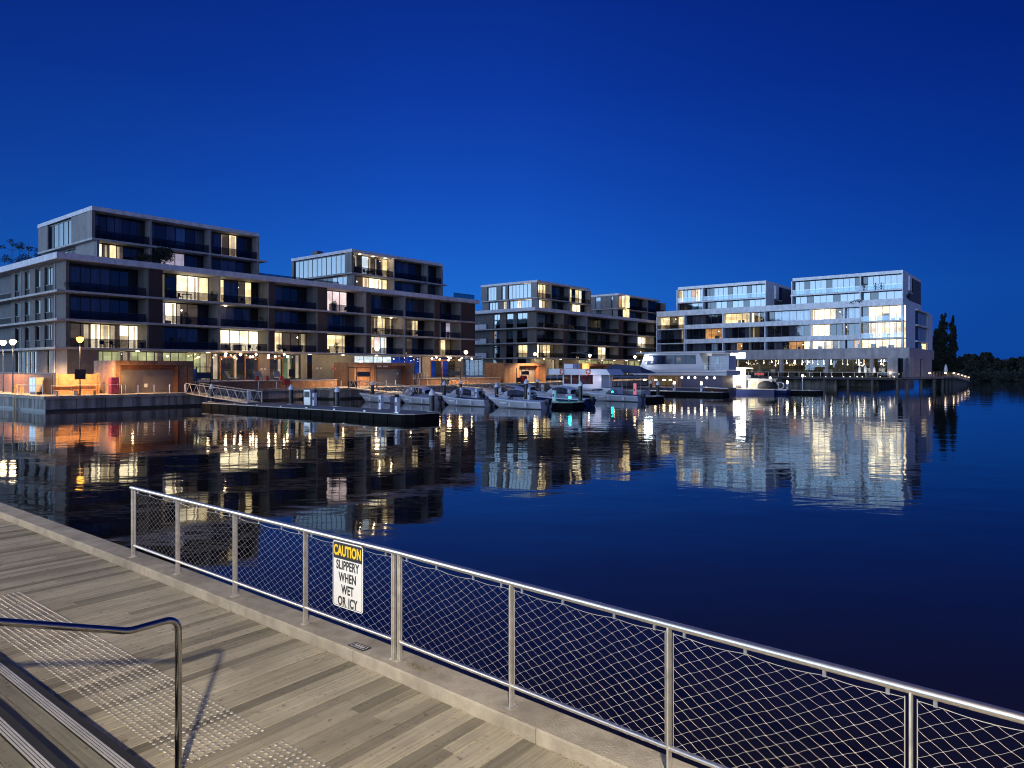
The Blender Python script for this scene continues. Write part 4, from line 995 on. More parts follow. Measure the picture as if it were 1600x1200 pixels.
# gates at the gangway heads
def gate(u, v, w, label):
    t = gthing('gangway_gate', label, 'gate', u, v, 1.5, 'black gates at the gangway heads')
    fr = MB()
    for a in (0, w * .38, w): fr.box(a - .04, a + .04, -.04, .04, 0, 2.9)
    fr.box(0, w, -.04, .04, 2.82, 2.9).build('frame', M['dark'], t)
    MB().box(w * .40, w * .98, -.06, -.042, 1.55, 2.25).build('sign_board', mat('navy_board', (.02, .025, .05), .4), t)
    MB().box(.05, w * .38 - .05, -.015, .015, .1, 1.0).build('gate_leaf', M['dark'], t)
gate(ua(293, 77.4), 77.4, 2.7, 'black gate frame at the head of the left gangway')
gate(ua(544, 79.6), 79.6, 3.9, 'black gate frame with blue board left of the sign kiosk')
gate(ua(690, 83.6), 83.6, 4.6, 'black gate frame with blue board at the third gangway')
gate(ua(807, 83.6), 83.6, 3.9, 'black gate frame in front of the third kiosk')
# gangways: pale aluminium trusses
def gangway(u, va, za, vb2, zb_, label, w=1.6):
    t = gthing('gangway', label, 'gangway', u, va, 0, 'aluminium gangways down to the pontoons'); L_ = va - vb2; n = max(5, int(L_ / 1.4)); hh = 1.1
    z = lambda q: za + (zb_ - za) * q
    for x, nm in ((0, 'near'), (w, 'far')):
        s = MB(); s.tube([(x, 0, z(0)), (x, -L_, z(1))], .05, 6); s.tube([(x, 0, z(0) + hh), (x, -L_, z(1) + hh)], .042, 6)
        for k in range(n):
            a, b = k / n, (k + 1) / n; m_ = (a + b) / 2
            s.tube([(x, -L_ * a, z(a)), (x, -L_ * m_, z(m_) + hh)], .028, 5); s.tube([(x, -L_ * m_, z(m_) + hh), (x, -L_ * b, z(b))], .028, 5)
        s.tube([(x, 0, z(0)), (x, 0, z(0) + hh)], .05, 5).tube([(x, -L_, z(1)), (x, -L_, z(1) + hh)], .05, 5)
        s.build('side_truss', mat('gangway_alu', (.55, .47, .36), .45, .25), t)
    MB().add([(.05, 0, z(0) + .08), (w - .05, 0, z(0) + .08), (w - .05, -L_, z(1) + .08), (.05, -L_, z(1) + .08), (.05, 0, z(0)), (w - .05, 0, z(0)), (w - .05, -L_, z(1)), (.05, -L_, z(1))],
             [(0, 1, 2, 3), (7, 6, 5, 4), (0, 4, 5, 1), (2, 6, 7, 3), (1, 5, 6, 2), (0, 3, 7, 4)]).build('walkway', M['alu'], t)
gangway(38.6, 77.0, 1.45, 64.6, .72, 'pale truss gangway from the corner quay to the near pontoon')
gangway(62.6, 78.9, 1.45, 67.0, .72, 'pale truss gangway below the sign kiosk')
gangway(84.5, 83.0, 1.45, 68.0, .72, 'pale truss gangway between the two apartment blocks')

# ---------------------------------------------------------------- marina
def pontoon(u0, u1, v0, v1, label, piles, peds):
    t = gthing('pontoon', label, 'pontoon', u0, v0, 0, 'floating pontoons of the marina'); a, b = u1 - u0, v1 - v0
    c = .6
    out = [(c, 0), (a - c, 0), (a, c), (a, b), (0, b), (0, c)]
    w = MB().prism([(x + .04 if x < a / 2 else x - .04, y + .03) for x, y in out], -.5, .54)
    MB().prism(out, .541, .60).build('edge_strip', M['prub'], t)
    MB().prism([(x + .14 if x < a / 2 else x - .14, y + .14 if y < c + .01 else y) for x, y in out], .601, .62).build('deck', M['pdeck'], t)
    k = .8
    while k < b: w.box(-.03, .035, k, k + .16, -.3, .46, 0); k += 1.7
    k = 1.2
    while k < a - .8: w.box(k, k + .2, -.03, .03, -.3, .46, 0); k += 1.5
    w.build('float', [M['pontoon'], M['black']], t)
    for k in range(int(b / 4)):
        MB().box(.25, .32, 1.5 + k * 4, 1.75 + k * 4, .62, .70).build('cleat', M['alu'], t)
    return t
pontoon(37.9, 41.9, 40.6, 72.2, 'long near pontoon with white pedestals and black sides', 0, 0)
pontoon(61.6, 65.2, 41.8, 74, 'second pontoon behind the two grey runabouts', 0, 0)
pontoon(81.8, 86.0, 42.8, 76, 'third pontoon in front of the tour boat', 0, 0)
pontoon(104.0, 107.6, 42.6, 72, 'fourth pontoon alongside the houseboat', 0, 0)
pontoon(122.0, 125.0, 33.5, 60, 'far right pontoon below the floodlit kiosk boat', 0, 0)
def pile(u, v, top, label):
    t = gthing('mooring_pile', label, 'pile', u, v, 0, 'black mooring piles with white caps')
    o = MB().lathe((0, 0, 0), [(.22, -1), (.22, top - .55), (.21, top - .54)], 14).build('shaft', M['pile'], t); smooth_angle(o)
    o = MB().lathe((0, 0, 0), [(.26, top - .56), (.26, top - .36), (.21, top - .28), (.02, top)], 14).build('cap', M['wcap'], t); smooth_angle(o)
    MB().lathe((0, 0, 0), [(.42, .62), (.42, .67), (.27, .672)], 14).build('collar', M['prub'], t)
def topz(py, u, v): return H + (HZ - py) / F * (SA * u + CA * v)
PL = [(331, 599, 39.2, None), (455, 600, 41.4, None), (527, 603, 41.4, None), (675, 607, 41.6, None), (582, 595, 62.0, None), (694, 595, 64.6, None), (720, 594, 84, None), (776, 597.5, 64.6, None), (822, 592, 64.8, None), (907, 595, 65.0, None), (839.5, 591, 84, None),
      (1016, 594, 106.5, None), (1028, 595, 85.6, None), (1400, 585, 164, None)]
PLn = ['at the gangway foot on the near pontoon', 'beside the metal box on the near pontoon', 'in the middle of the near pontoon', 'at the tip of the near pontoon', 'under the second gangway', 'left of the third gangway head', 'beside the third gangway head', 'between the third gangway and the navy boat',
       'behind the right grey runabout', 'at the tip of the second pontoon', 'left of the tour boat bow', 'beside the pontoon lamp by the houseboat', 'at the tip of the third pontoon', 'beside the restaurant deck']
for (px, py, u_, _), nm in list(zip(PL, PLn))[:13]:
    v_ = vb(px, u_); pile(u_, v_, topz(py, u_, v_), 'black mooring pile with white cone cap ' + nm)
def pedestal(px, u_, label, kind='white', h=1.15):
    v_ = vb(px, u_)
    t = gthing('power_pedestal', label, 'pedestal', u_, v_, .62, 'service pedestals on the pontoons')
    m = M['wcap'] if kind != 'pink' else glow_mat('pink_pedestal', (.85, .22, .34), .8)
    MB().prism([(-.16, -.14), (.16, -.14), (.16, .14), (-.16, .14)], .03, h).build('column', m, t)
    MB().add([(-.18, -.16, h), (.18, -.16, h), (.18, .16, h), (-.18, .16, h), (-.14, -.12, h + .08), (.14, -.12, h + .08), (.14, .12, h + .08), (-.14, .12, h + .08)], [(0, 1, 5, 4), (1, 2, 6, 5), (2, 3, 7, 6), (3, 0, 4, 7), (4, 5, 6, 7)]).build('cap', M['wcap'] if kind == 'white' else (GL['white'] if kind == 'lit' else m), t)
    MB().box(-.22, .22, -.2, .2, 0, .03).build('base_plate', M['alu'], t)
    MB().box(-.175, -.162, -.09, .09, .55, .85).build('socket_panel', M['dark'], t)
    if kind == 'lit':
        MB().ball((0, 0, h + .24), .17, 10).build('lamp', GL['lamp'], t); p_ = G(u_, v_, .62 + h + .5); point('pedestal_light', p_, 60, (1, .85, .65), .2)
for px, u_, nm, k in [(389, 41.2, 'at the gangway foot', 'white'), (491.5, 41.2, 'next to the metal box', 'white'), (595.5, 41.2, 'third along the near pontoon', 'white'), (621, 38.7, 'standing nearest the camera', 'white'),
                      (644, 62.2, 'under the second gangway end', 'white'), (721, 64.6, 'behind the middle grey runabout', 'white'), (745, 62.1, 'above the gap between two runabouts', 'white'), (827, 64.8, 'behind the right runabout stern', 'white'),
                      (866, 62.2, 'near the tip of the second pontoon', 'white'), (878, 84.6, 'in front of the tour boat bow', 'white'), (848, 84.6, 'left of the tour boat', 'white'), (992, 85.4, 'glowing pink on the third pontoon', 'pink'),
                      (1053.5, 104.6, 'with bright lamp left of the houseboat hull', 'lit'), (1096, 104.6, 'with bright lamp beside the moored dinghy', 'lit'), (1230, 122.5, 'with bright lamp at the right end of the marina', 'lit')]:
    pedestal(px, u_, ('service pedestal ' if k != 'white' else 'white service pedestal ') + nm, k, 1.15 if k != 'pink' else 1.5)
mb_ = gthing('metal_box', 'grey metal service box on the near pontoon', 'box', 41.1, vb(483, 41.1), .62)
MB().box(-.25, .25, -.5, .5, .05, 1.5).build('body', M['alu'], mb_); MB().box(-.27, -.25, -.4, .4, .8, 1.35).build('door', M['grey'], mb_); MB().box(-.2, .2, -.45, .45, 0, .05).build('plinth', M['dark'], mb_)
def navlight(px, u_, label):
    v_ = vb(px, u_); t = gthing('navigation_light', label, 'light', u_, v_, .62, 'green navigation lights')
    MB().lathe((0, 0, 0), [(.08, 0), (.05, .04), (.05, .35)], 8).build('stand', M['dark'], t); MB().ball((0, 0, .48), .15, 10).build('lens', GL['teal'], t)
    point('green_light', G(u_, v_, 1.3), 45, (.0, 1, .65), .15)
navlight(890.5, 62.6, 'green glowing light near the tip of the second pontoon'); navlight(957, 82.3, 'green glowing light at the left edge of the third pontoon')

# boats
def hull(L_, Wd, h0, h1, zk=-.25, n=14, bowpow=2.6):
    """lofted hull, bow towards +y; returns rings of half sections"""
    rings = []
    for i in range(n + 1):
        t = i / n; y = L_ * t
        b = Wd / 2 * (1 - t ** bowpow) * (.9 + .1 * min(1, t * 3)); z = h0 + (h1 - h0) * t * t; k = zk + (.55 * (h1 - zk)) * max(0, (t - .75) / .25) ** 2
        bc = b * (.86 - .25 * t)
        zc = k + (z - k) * .33
        y2 = y + (.10 * L_ * (t ** 6)); b = max(b, .03); bc = max(bc, .02)
        rings.append([(0, y, k), (bc, y + (y2 - y) * .3, zc), (b, y2, z - .12), (b + .04, y2, z - .06), (b, y2, z)])
    return rings
def hull_mesh(mb, rings, mi_side=0, mi_rub=1):
    for sg_ in (1, -1):
        vs = [(sg_ * p[0], p[1], p[2]) for r in rings for p in r]; m = len(rings[0])
        for i in range(len(rings) - 1):
            for k in range(m - 1): mb.add([vs[i * m + k], vs[i * m + k + 1], vs[(i + 1) * m + k + 1], vs[(i + 1) * m + k]], [(0, 1, 2, 3)], mi_rub if k >= 2 else mi_side)
    r = rings[0]; mb.add([(p[0], p[1], p[2]) for p in r] + [(-p[0], p[1], p[2]) for p in r[::-1]], [tuple(range(2 * len(r)))], mi_side)
def deck_mesh(mb, rings, i0, i1, dz=0.0, camber=.08, mi=0):
    for i in range(i0, i1):
        a, b = rings[i][-1], rings[i + 1][-1]
        for s_ in (1, -1): mb.add([(s_ * a[0], a[1], a[2] + dz), (s_ * b[0], b[1], b[2] + dz), (0, b[1], b[2] + dz + camber), (0, a[1], a[2] + dz + camber)], [(0, 1, 2, 3)], mi)
def runabout(label, u, v, L_=7.0, Wd=2.3, mh='hullg', cover='canvas', rot=0.0, top=False):
    t = gthing('motor_boat', label, 'boat', u, v, 0, 'small motor boats moored in the marina', rot)
    R_ = hull(L_, Wd, .78, 1.02); y0 = -L_ / 2
    R_ = [[(p[0], p[1] + y0, p[2]) for p in r] for r in R_]
    mb = MB(); hull_mesh(mb, R_); o = mb.build('hull', [M[mh], M['hullw']], t); smooth_angle(o, 50)
    mb = MB(); deck_mesh(mb, R_, 9, 14, .0, .10); mb.build('foredeck', M['hullw'], t)
    mb = MB(); deck_mesh(mb, R_, 0, 9, -.02, .12); mb.build('cockpit_cover', M[cover], t)
    b = Wd / 2 * .78; yw = y0 + L_ * .60
    MB().add([(-b, yw - .5, .92), (-b * .8, yw + .35, .96), (b * .8, yw + .35, .96), (b, yw - .5, .92), (-b * .9, yw - .55, 1.38), (-b * .7, yw - .05, 1.42), (b * .7, yw - .05, 1.42), (b * .9, yw - .55, 1.38)],
             [(0, 1, 5, 4), (1, 2, 6, 5), (2, 3, 7, 6)]).build('windshield', M['gbal'], t)
    e = MB().box(-.22, .22, y0 - .42, y0 - .02, .45, 1.05).box(-.07, .07, y0 - .32, y0 - .10, -.3, .45).build('outboard_motor', M['dark'], t)
    if top:
        c = MB()
        n = 8
        for i in range(n):
            q0, q1 = i / n, (i + 1) / n; f = lambda q: 1.0 + .78 * math.sin(PI * min(1, q * .92 + .08)) ** .6
            ya, yb = y0 + .3 + L_ * .58 * q0, y0 + .3 + L_ * .58 * q1
            c.add([(-b, ya, f(q0) - .1), (-b * .6, ya, f(q0)), (b * .6, ya, f(q0)), (b, ya, f(q0) - .1), (-b, yb, f(q1) - .1), (-b * .6, yb, f(q1)), (b * .6, yb, f(q1)), (b, yb, f(q1) - .1)], [(0, 1, 5, 4), (1, 2, 6, 5), (2, 3, 7, 6)], 0)
            for s_ in (-1, 1): c.add([(s_ * b, ya, .85), (s_ * b, yb, .85), (s_ * b, yb, f(q1) - .1), (s_ * b, ya, f(q0) - .1)], [(0, 1, 2, 3)], 1 if 0 < i < n - 2 else 0)
        c.build('canopy', [M['canvasl'], M['gcurt']], t)
    MB().tube([(-b * .8, y0 + L_ * .68, 1.02), (-b * .55, y0 + L_ * .86, 1.32), (0, y0 + L_ * .97, 1.38), (b * .55, y0 + L_ * .86, 1.32), (b * .8, y0 + L_ * .68, 1.02)], .02, 5).build('bow_rail', M['alu'], t)
    for fy in (.25, .55):
        MB().lathe((-Wd / 2 - .10, y0 + L_ * fy, .18), [(.04, 0), (.10, .06), (.10, .42), (.03, .50)], 8).build('fender', M['wcap'], t)
    if int(u * 7 + v) % 2: MB().tube([(.3, y0 + L_ * .5, 1.0), (.35, y0 + L_ * .46, 3.0)], .014, 4).build('aerial', M['wcap'], t)
    MB().tube([(Wd / 2, y0 + .4, .82), (Wd / 2 + .5, y0 + .2, .55), (Wd / 2 + 1.0, y0 + .1, .64)], .015, 4).build('mooring_line', M['canvasl'], t)
    MB().box(-Wd / 2 - .02, -Wd / 2 + .05, y0 + L_ * .62, y0 + L_ * .74, .52, .62).build('registration_mark', M['signw'], t) if mh == 'hullg' else None
    return t
runabout('grey runabout with pale cover, rightmost in the near row', 58.9, 46.2, 7.0, cover='canvasl')
runabout('grey runabout with dark cover, second from the right in the near row', 59.2, 54.0, 6.9)
runabout('pale grey runabout lying behind the pile at the pontoon tip', 59.0, 61.3, 6.4, cover='canvasl')
runabout('pale grey runabout at the left end of the near row', 58.8, 68.4, 6.2, cover='canvasl')
runabout('runabout with pale canopy on the far side of the second pontoon, left', 67.0, 71, 7.2, 2.5, 'hullw', 'canvasl', 0, True)
runabout('runabout with pale canopy in the middle behind the second pontoon', 67.2, 62.5, 7.4, 2.5, 'hullw', 'canvasl', 0, True)
runabout('covered white runabout behind the second pontoon, under the third gangway', 67.2, 54.0, 7.0, 2.4, 'hullw', 'canvas', 0, True)
runabout('navy boat with pale cover beside the tall pile', 67.4, 46.6, 7.6, 2.5, 'hulln', 'canvasl', 0, False)
runabout('slate grey boat moored at the tip of the third pontoon', 79.8, 46.8, 7.4, 2.5, 'hullg', 'canvas')
runabout('white boat with dark canopy left of the tour boat', 80.0, 56.5, 7.0, 2.5, 'hullw', 'canvas', 0, True)
runabout('small white boat with blue cover near the third pontoon root', 80.0, 65.5, 7.0, 2.5, 'hullw', 'canvasl', 0, True)
runabout('white runabout beside the third pontoon, nearest the near quay', 88.4, 69.5, 6.6, 2.4, 'hullw', 'canvasl', 0, True)
runabout('white open runabout at the root of the second pontoon', 67.4, 79.0 - 1.5, 5.4, 2.2, 'hullw', 'canvas')
runabout('white cabin runabout left of the dark canopy boat', 98.5, 66.0, 6.8, 2.4, 'hullw', 'canvasl', 0, True)
# tour boat
tb = gthing('tour_boat', 'white tour boat with long white roof and swoosh on its hull', 'boat', 88.6, 57.3, 0); tb.scale = (1, .80, 1)
R_ = hull(13.5, 3.9, 1.45, 1.75, -.3); R_ = [[(p[0], p[1] - 6.9, p[2]) for p in r] for r in R_]
mb = MB(); hull_mesh(mb, R_); o = mb.build('hull', [M['hullw'], M['hullw']], tb); smooth_angle(o, 50)
mb = MB(); deck_mesh(mb, R_, 0, 14, -.03, .04); mb.build('deck', M['pdeck'], tb)
mb = MB().box(-1.98, -1.95, -3.6, .2, 1.05, 1.16); mb.add([(-1.99, -5.6, 1.25), (-1.99, -5.0, 1.35), (-1.99, -3.2, 1.22), (-1.99, -3.2, .98), (-1.99, -4.8, 1.0)], [(0, 1, 2, 3, 4)]).build('hull_stripe', M['hulln'], tb)
MB().box(-1.5, 1.5, -4.8, 3.6, 1.42, 1.95).box(-1.5, 1.5, -4.8, -3.0, 1.951, 3.25).box(-1.5, -1.42, -.2, 0.05, 1.951, 3.25).box(-1.5, -1.42, 1.6, 1.8, 1.951, 3.25).box(-1.5, 1.5, 3.3, 3.6, 1.951, 3.25).box(1.42, 1.5, -3, 3.3, 1.951, 3.25).build('cabin', M['hullw'], tb)
MB().box(-1.47, -1.45, -3.0, 3.3, 1.96, 3.24).build('window', tinted_glass('maroon_window', (.06, .02, .03), .12), tb)
MB().box(-1.52, -1.50, 1.85, 3.1, 2.2, 3.0).build('window', tinted_glass('maroon_window', (.06, .02, .03), .12), tb)
MB().add([(-2.0, -7.0, 3.3), (2.0, -7.0, 3.3), (2.0, 6.4, 3.3), (-2.0, 6.4, 3.3), (-2.0, -6.2, 4.1), (2.0, -6.2, 4.1), (2.0, 6.3, 4.2), (-2.0, 6.3, 4.2)], [(0, 1, 2, 3), (4, 5, 6, 7), (0, 1, 5, 4), (1, 2, 6, 5), (2, 3, 7, 6), (3, 0, 4, 7)]).build('canopy', M['hullw'], tb)
for y in (-6.6, -4.9, 4.6, 6.1):
    for x in (-1.75, 1.75): MB().tube([(x, y, 1.4), (x, y, 3.3)], .035, 6).build('canopy_post', M['alu'], tb)
MB().box(-.9, .9, 1.8, 3.8, 4.22, 4.9).build('roof_box', M['hullw'], tb); MB().tube([(0, 1.6, 4.2), (0, 1.6, 6.6)], .05, 6).tube([(0, 1.6, 5.9), (0, .4, 6.4)], .04, 6).build('mast', M['dark'], tb)
MB().box(-.8, .8, -.6, 2.4, 6.5, 6.6).build('radar_arch', M['dark'], tb)
def lifering(u, v, z, label):
    t = gthing('life_ring', label, 'life ring', u, v, z, 'orange and white life rings'); seg = 20
    for part, mtl, ks in (('ring', M['orange'], [k for k in range(seg) if k % 5 != 0]), ('white_band', M['signw'], [k for k in range(seg) if k % 5 == 0])):
        mb = MB()
        for k in ks:
            q0, q1 = 2 * PI * k / seg, 2 * PI * (k + 1) / seg
            mb.tube([(0, .34 * math.cos(q0), .34 * math.sin(q0)), (0, .34 * math.cos(q1), .34 * math.sin(q1))], .085, 8)
        mb.build(part, mtl, t)
lifering(86.5, vb(878, 86.5), 3.75, 'orange life ring on the tour boat roof edge, left one'); lifering(86.5, vb(919, 86.5), 3.75, 'orange life ring on the tour boat roof edge, middle one')
lifering(ua(522, 89), 89, 4.3, 'orange life ring on the beige wall behind the terrace')
point('tour_boat_light', G(85.6, 54.6, 2.6), 40, (1, .75, .8), .1)
# dark canopy boat between tour boat and houseboat
cbt = gthing('canopy_boat', 'boat under a dark peaked canopy right of the tour boat', 'boat', 94.5, vb(976, 94.5), 0); cbt.scale = (1, .75, 1)
R_ = hull(9.5, 3.2, .95, 1.2, -.3); R_ = [[(p[0], p[1] - 4.8, p[2]) for p in r] for r in R_]
mb = MB(); hull_mesh(mb, R_); mb.build('hull', [M['hullg'], M['hullw']], cbt); mb = MB(); deck_mesh(mb, R_, 0, 14); mb.build('deck', M['pdeck'], cbt)
MB().add([(-2.2, -5.6, 3.5), (2.2, -5.6, 3.5), (2.2, 5.2, 3.55), (-2.2, 5.2, 3.55), (0, -3.2, 4.6), (0, 2.4, 4.9)], [(0, 1, 4), (1, 2, 5, 4), (2, 3, 5), (3, 0, 4, 5), (3, 2, 1, 0)]).build('canopy', M['canvas'], cbt)
for y in (-4.6, -1.5, 1.5, 4.4):
    for x in (-1.6, 1.6): MB().tube([(x * .8, y, 1), (x, y, 3.5)], .035, 6).build('canopy_post', M['alu'], cbt)
# houseboat
hb_ = gthing('houseboat', 'large white two deck houseboat with dark band window', 'houseboat', 109.0, 55.0, 0)
hy = lambda px, u=109.0: vb(px, u) - 55.0
YL, YR = hy(992), hy(1136)
MB().box(-.3, 5.3, YR + .6, YL - .4, -.4, 1.0).build('hull', M['hulln'], hb_)
MB().box(-.5, 5.5, YR, YL, 1.001, 1.12).build('lower_deck', M['pdeck'], hb_)
MB().box(.6, 5.0, YR + 1.0, hy(1062), 1.121, 3.1).build('lower_wall', mat('navy_wall', (.05, .05, .11), .5), hb_)
MB().box(2.2, 5.0, hy(1062) + .003, YL - 1.4, 1.121, 3.1).build('saloon_wall', mat('saloon_wall', (.16, .09, .07), .6), hb_)
for px in (1065.5, 1076, 1086, 1104.5, 1116.5):
    y = hy(px, 109.6); MB().tube([(.60, y, 2.72), (.56, y, 2.72)], .20, 16).build('porthole', GL['porth'], hb_)
for i, px in enumerate((1007, 1024, 1037, 1047)):
    y = hy(px, 110); MB().box(1.0, 1.25, y - .18, y + .18, 2.2, 2.4).build('cabin_lamp', GL['spot'], hb_)
point('saloon_light', G(110, vb(1030, 110), 2.4), 60, (1, .75, .45), .1)
MB().box(2.0, 2.19, hy(1045), hy(1015), 1.4, 2.9).build('window', ROOMS['k'], hb_)
for px in (1000, 1018, 1040, 1060): y = hy(px); MB().box(.1, .22, y - .05, y + .05, 1.12, 3.1).build('post', M['dark'], hb_)
MB().box(-.4, 5.4, YR - .1, YL + .1, 3.101, 3.25).box(-.45, 5.45, YR - .1, YL + .3, 3.26, 3.95).build('upper_deck', M['cruiser'], hb_)
MB().box(-.47, -.451, YR, YL + .2, 3.50, 3.58).build('rubbing_stripe', M['hulln'], hb_)
# upper cabin, its ends raked
uc = MB(); cab = [(hy(1101), 4.0), (YL - .2, 4.0), (hy(1001), 5.0), (hy(1006), 6.75), (hy(1092), 6.75)]
n = len(cab); uc.add([(.2, y, z) for y, z in cab] + [(5.0, y, z) for y, z in cab], [tuple(range(n)), tuple(range(n, 2 * n))[::-1]] + [(i, (i + 1) % n, (i + 1) % n + n, i + n) for i in range(n)]).build('cabin', M['cruiser'], hb_)
wn = MB(); wp = [(hy(1086.5), 4.95), (hy(1010), 4.95), (hy(1013), 6.45), (hy(1086), 6.45)]
wn.add([(.15, y, z) for y, z in wp] + [(.199, y, z) for y, z in wp], [(0, 1, 2, 3), (7, 6, 5, 4)] + [(i, (i + 1) % 4, (i + 1) % 4 + 4, i + 4) for i in range(4)]).build('window', tinted_glass('cabin_glass', (.012, .02, .05), .018), hb_)
for px in (1040, 1055, 1071): y = hy(px); MB().box(.12, .149, y - .05, y + .05, 4.96, 6.44).build('window_bar', M['dark'], hb_)
MB().box(1.5, 4.6, YR + .3, hy(1107, 110.5), 3.96, 6.3).build('rear_cabin', M['cruiser'], hb_); MB().box(1.46, 1.499, hy(1124, 110.5), hy(1118, 110.5), 4.9, 6.0).build('window', M['gdark'], hb_); MB().box(1.2, 4.6, hy(1107, 110.2) + .01, hy(1101) - .02, 3.96, 6.3).build('door_recess', M['dark'], hb_)
MB().box(-.2, 5.2, YR + .2, YL - .3, 6.76, 7.0).build('roof', M['cruiser'], hb_)
q = MB(); k = YR
while k < hy(1102): q.tube([(-.35, k, 3.95), (-.35, k, 5.0)], .02, 5); k += .9
for z in (4.25, 4.5, 4.75, 5.0): q.tube([(-.35, YR, z), (-.35, hy(1102), z)], .015, 5)
q.build('guard_rail', M['alu'], hb_)
fl = gthing('floodlight', 'dazzling floodlight on the left end of the houseboat roof', 'floodlight', 108.9, vb(1013, 108.9), 5.55, 'floodlights by the houseboat')
MB().box(-.1, .12, -.75, .75, 0, .65).build('lens', GL['flood'], fl); MB().box(.125, .3, -.8, .8, -.05, .7).build('housing', M['dark'], fl)  # lens made larger to imitate glare around the lamp
spot('flood_light', G(108.5, vb(1013, 108.9), 5.9), 2500, (.85, .95, 1), (-.62, -.78, -.45), 130, .4, .3)
fl = gthing('floodlight', 'dazzling floodlight high beside the stone podium', 'floodlight', 124, vb(1153, 124), 6.1, 'floodlights by the houseboat')
MB().box(-.1, .12, -1.3, 1.3, 0, .9).build('lens', GL['flood'], fl); MB().box(.125, .3, -1.35, 1.35, -.05, .95).build('housing', M['dark'], fl); MB().tube([(.35, 0, .3), (.35, 0, -5.9)], .07, 8).build('mast', M['dark'], fl)  # oversized lens takes the place of the glare
spot('flood_light', G(123.4, vb(1153, 124), 6.3), 4500, (.85, .95, 1), (-.62, -.78, -.5), 140, .4, .3)
# dinghies by the houseboat
dg = gthing('dinghy', 'upturned timber dinghy beside the houseboat', 'dinghy', 104.9, 41.5 + 2.2, .75)
R_ = hull(4.0, 1.5, .5, .65, 0); mb = MB(); hull_mesh(mb, [[(p[0], p[1] - 2, p[2]) for p in r] for r in R_]); mb.build('hull', [mat('varnish', (.16, .07, .03), .3), M['hullw']], dg); MB().box(-.6, .6, -1.6, -1.3, .4, .44).box(-.6, .6, 0, .3, .4, .44).build('thwart', M['furnl'], dg)
# floodlit kiosk boat
kbt = gthing('kiosk_boat', 'brilliantly floodlit white kiosk boat with awning', 'boat', 118.0, vb(1146, 118), 0)
MB().box(-.4, 3.4, -7.0, 2.6, -.3, .75).build('hull', M['hulln'], kbt); MB().box(-.5, 3.5, -7.1, 2.7, .751, .85).build('deck', M['prub'], kbt)
MB().box(.9, 3.2, -1.8, 2.2, .851, 3.1).build('cabin', M['white'], kbt)
MB().add([(-.4, -2.3, 4.2), (-.4, 3.4, 4.35), (3.4, 3.4, 4.5), (3.4, -2.3, 4.3), (.2, -1.9, 2.3), (.2, 1.4, 2.3)], [(0, 1, 2, 3), (0, 1, 5, 4)]).build('awning', room('glowing_canvas', (1, .98, .92), 6.5, .1), kbt)  # awning emits by itself in place of floodlight falling on it
MB().box(.88, .899, -.9, .4, 1.3, 2.5).build('serving_hatch', GL['porth'], kbt)
MB().box(.9, 3.0, -6.2, -2.2, .851, 2.4).build('cabin', M['furnl'], kbt); MB().box(.87, .899, -5.4, -3.9, 1.2, 2.0).build('window', ROOMS['w'], kbt); MB().box(.87, .899, -3.4, -2.6, 1.0, 2.2).build('door', ROOMS['W'], kbt); MB().box(.7, 3.2, -6.4, -2.0, 2.401, 2.5).build('roof', M['white'], kbt)
MB().box(.2, .5, -1.2, -.3, .85, 1.4).build('crate', M['furn'], kbt)
point('kiosk_flood', G(116.0, vb(1146, 118), 3.2), 2200, (1, .97, .9), .25)
point('kiosk_flood', G(116.8, vb(1165, 118), 2.2), 160, (1, .85, .6), .2)
wh = gthing('dark_cabin_boat', 'small boat with round dark canopy right of the floodlit kiosk boat', 'boat', 119.5, vb(1199, 119.5), 0)
R_ = hull(7, 2.6, .75, 1.0, -.3); mb = MB(); hull_mesh(mb, [[(p[0], p[1] - 3.5, p[2]) for p in r] for r in R_]); mb.build('hull', [M['hulln'], M['hullw']], wh); mb = MB(); deck_mesh(mb, [[(p[0], p[1] - 3.5, p[2]) for p in r] for r in R_], 0, 14); mb.build('deck', M['furnl'], wh)
o = MB().ball((0, 0, 1.3), 1.35, 14, 0, 1.0).build('canopy', M['black'], wh); o.scale = (.9, 1.3, .9); smooth_angle(o)
for i, (px, zz) in enumerate(((1203.5, 2.6), (1254, 3.0))):
    t = gthing('globe_lamp', ('white globe lamp on a short post by the round canopy boat', 'white globe lamp at the right end beyond the small boats')[i], 'lamp', 122.3, vb(px, 122.3), .62, 'globe lamps on the far pontoon')
    MB().tube([(0, 0, 0), (0, 0, zz - .8)], .05, 8).build('post', M['wcap'], t); MB().ball((0, 0, zz - .6), .22, 10).build('globe', GL['porth'], t)
lr = MB(); t = gthing('red_neon_sign', 'small glowing red sign above the kiosk boat roof', 'sign', 126.0, vb(1186, 126), 3.0)
MB().box(0, .1, -.9, .9, 0, .5).build('backing', M['dark'], t)
for k in range(5): MB().tube([(-.03, -.7 + k * .33 + .12 * math.cos(q * PI / 4), .25 + .14 * math.sin(q * PI / 4)) and (-.03, -.7 + k * .33 + .12 * math.cos(q * PI / 4), .25 + .14 * math.sin(q * PI / 4)) for q in range(8)], .03, 5).build('neon_tube', GL['red'], t)
MB().tube([(.05, 0, 0), (.05, 0, -2.4)], .04, 6).build('post', M['dark'], t)
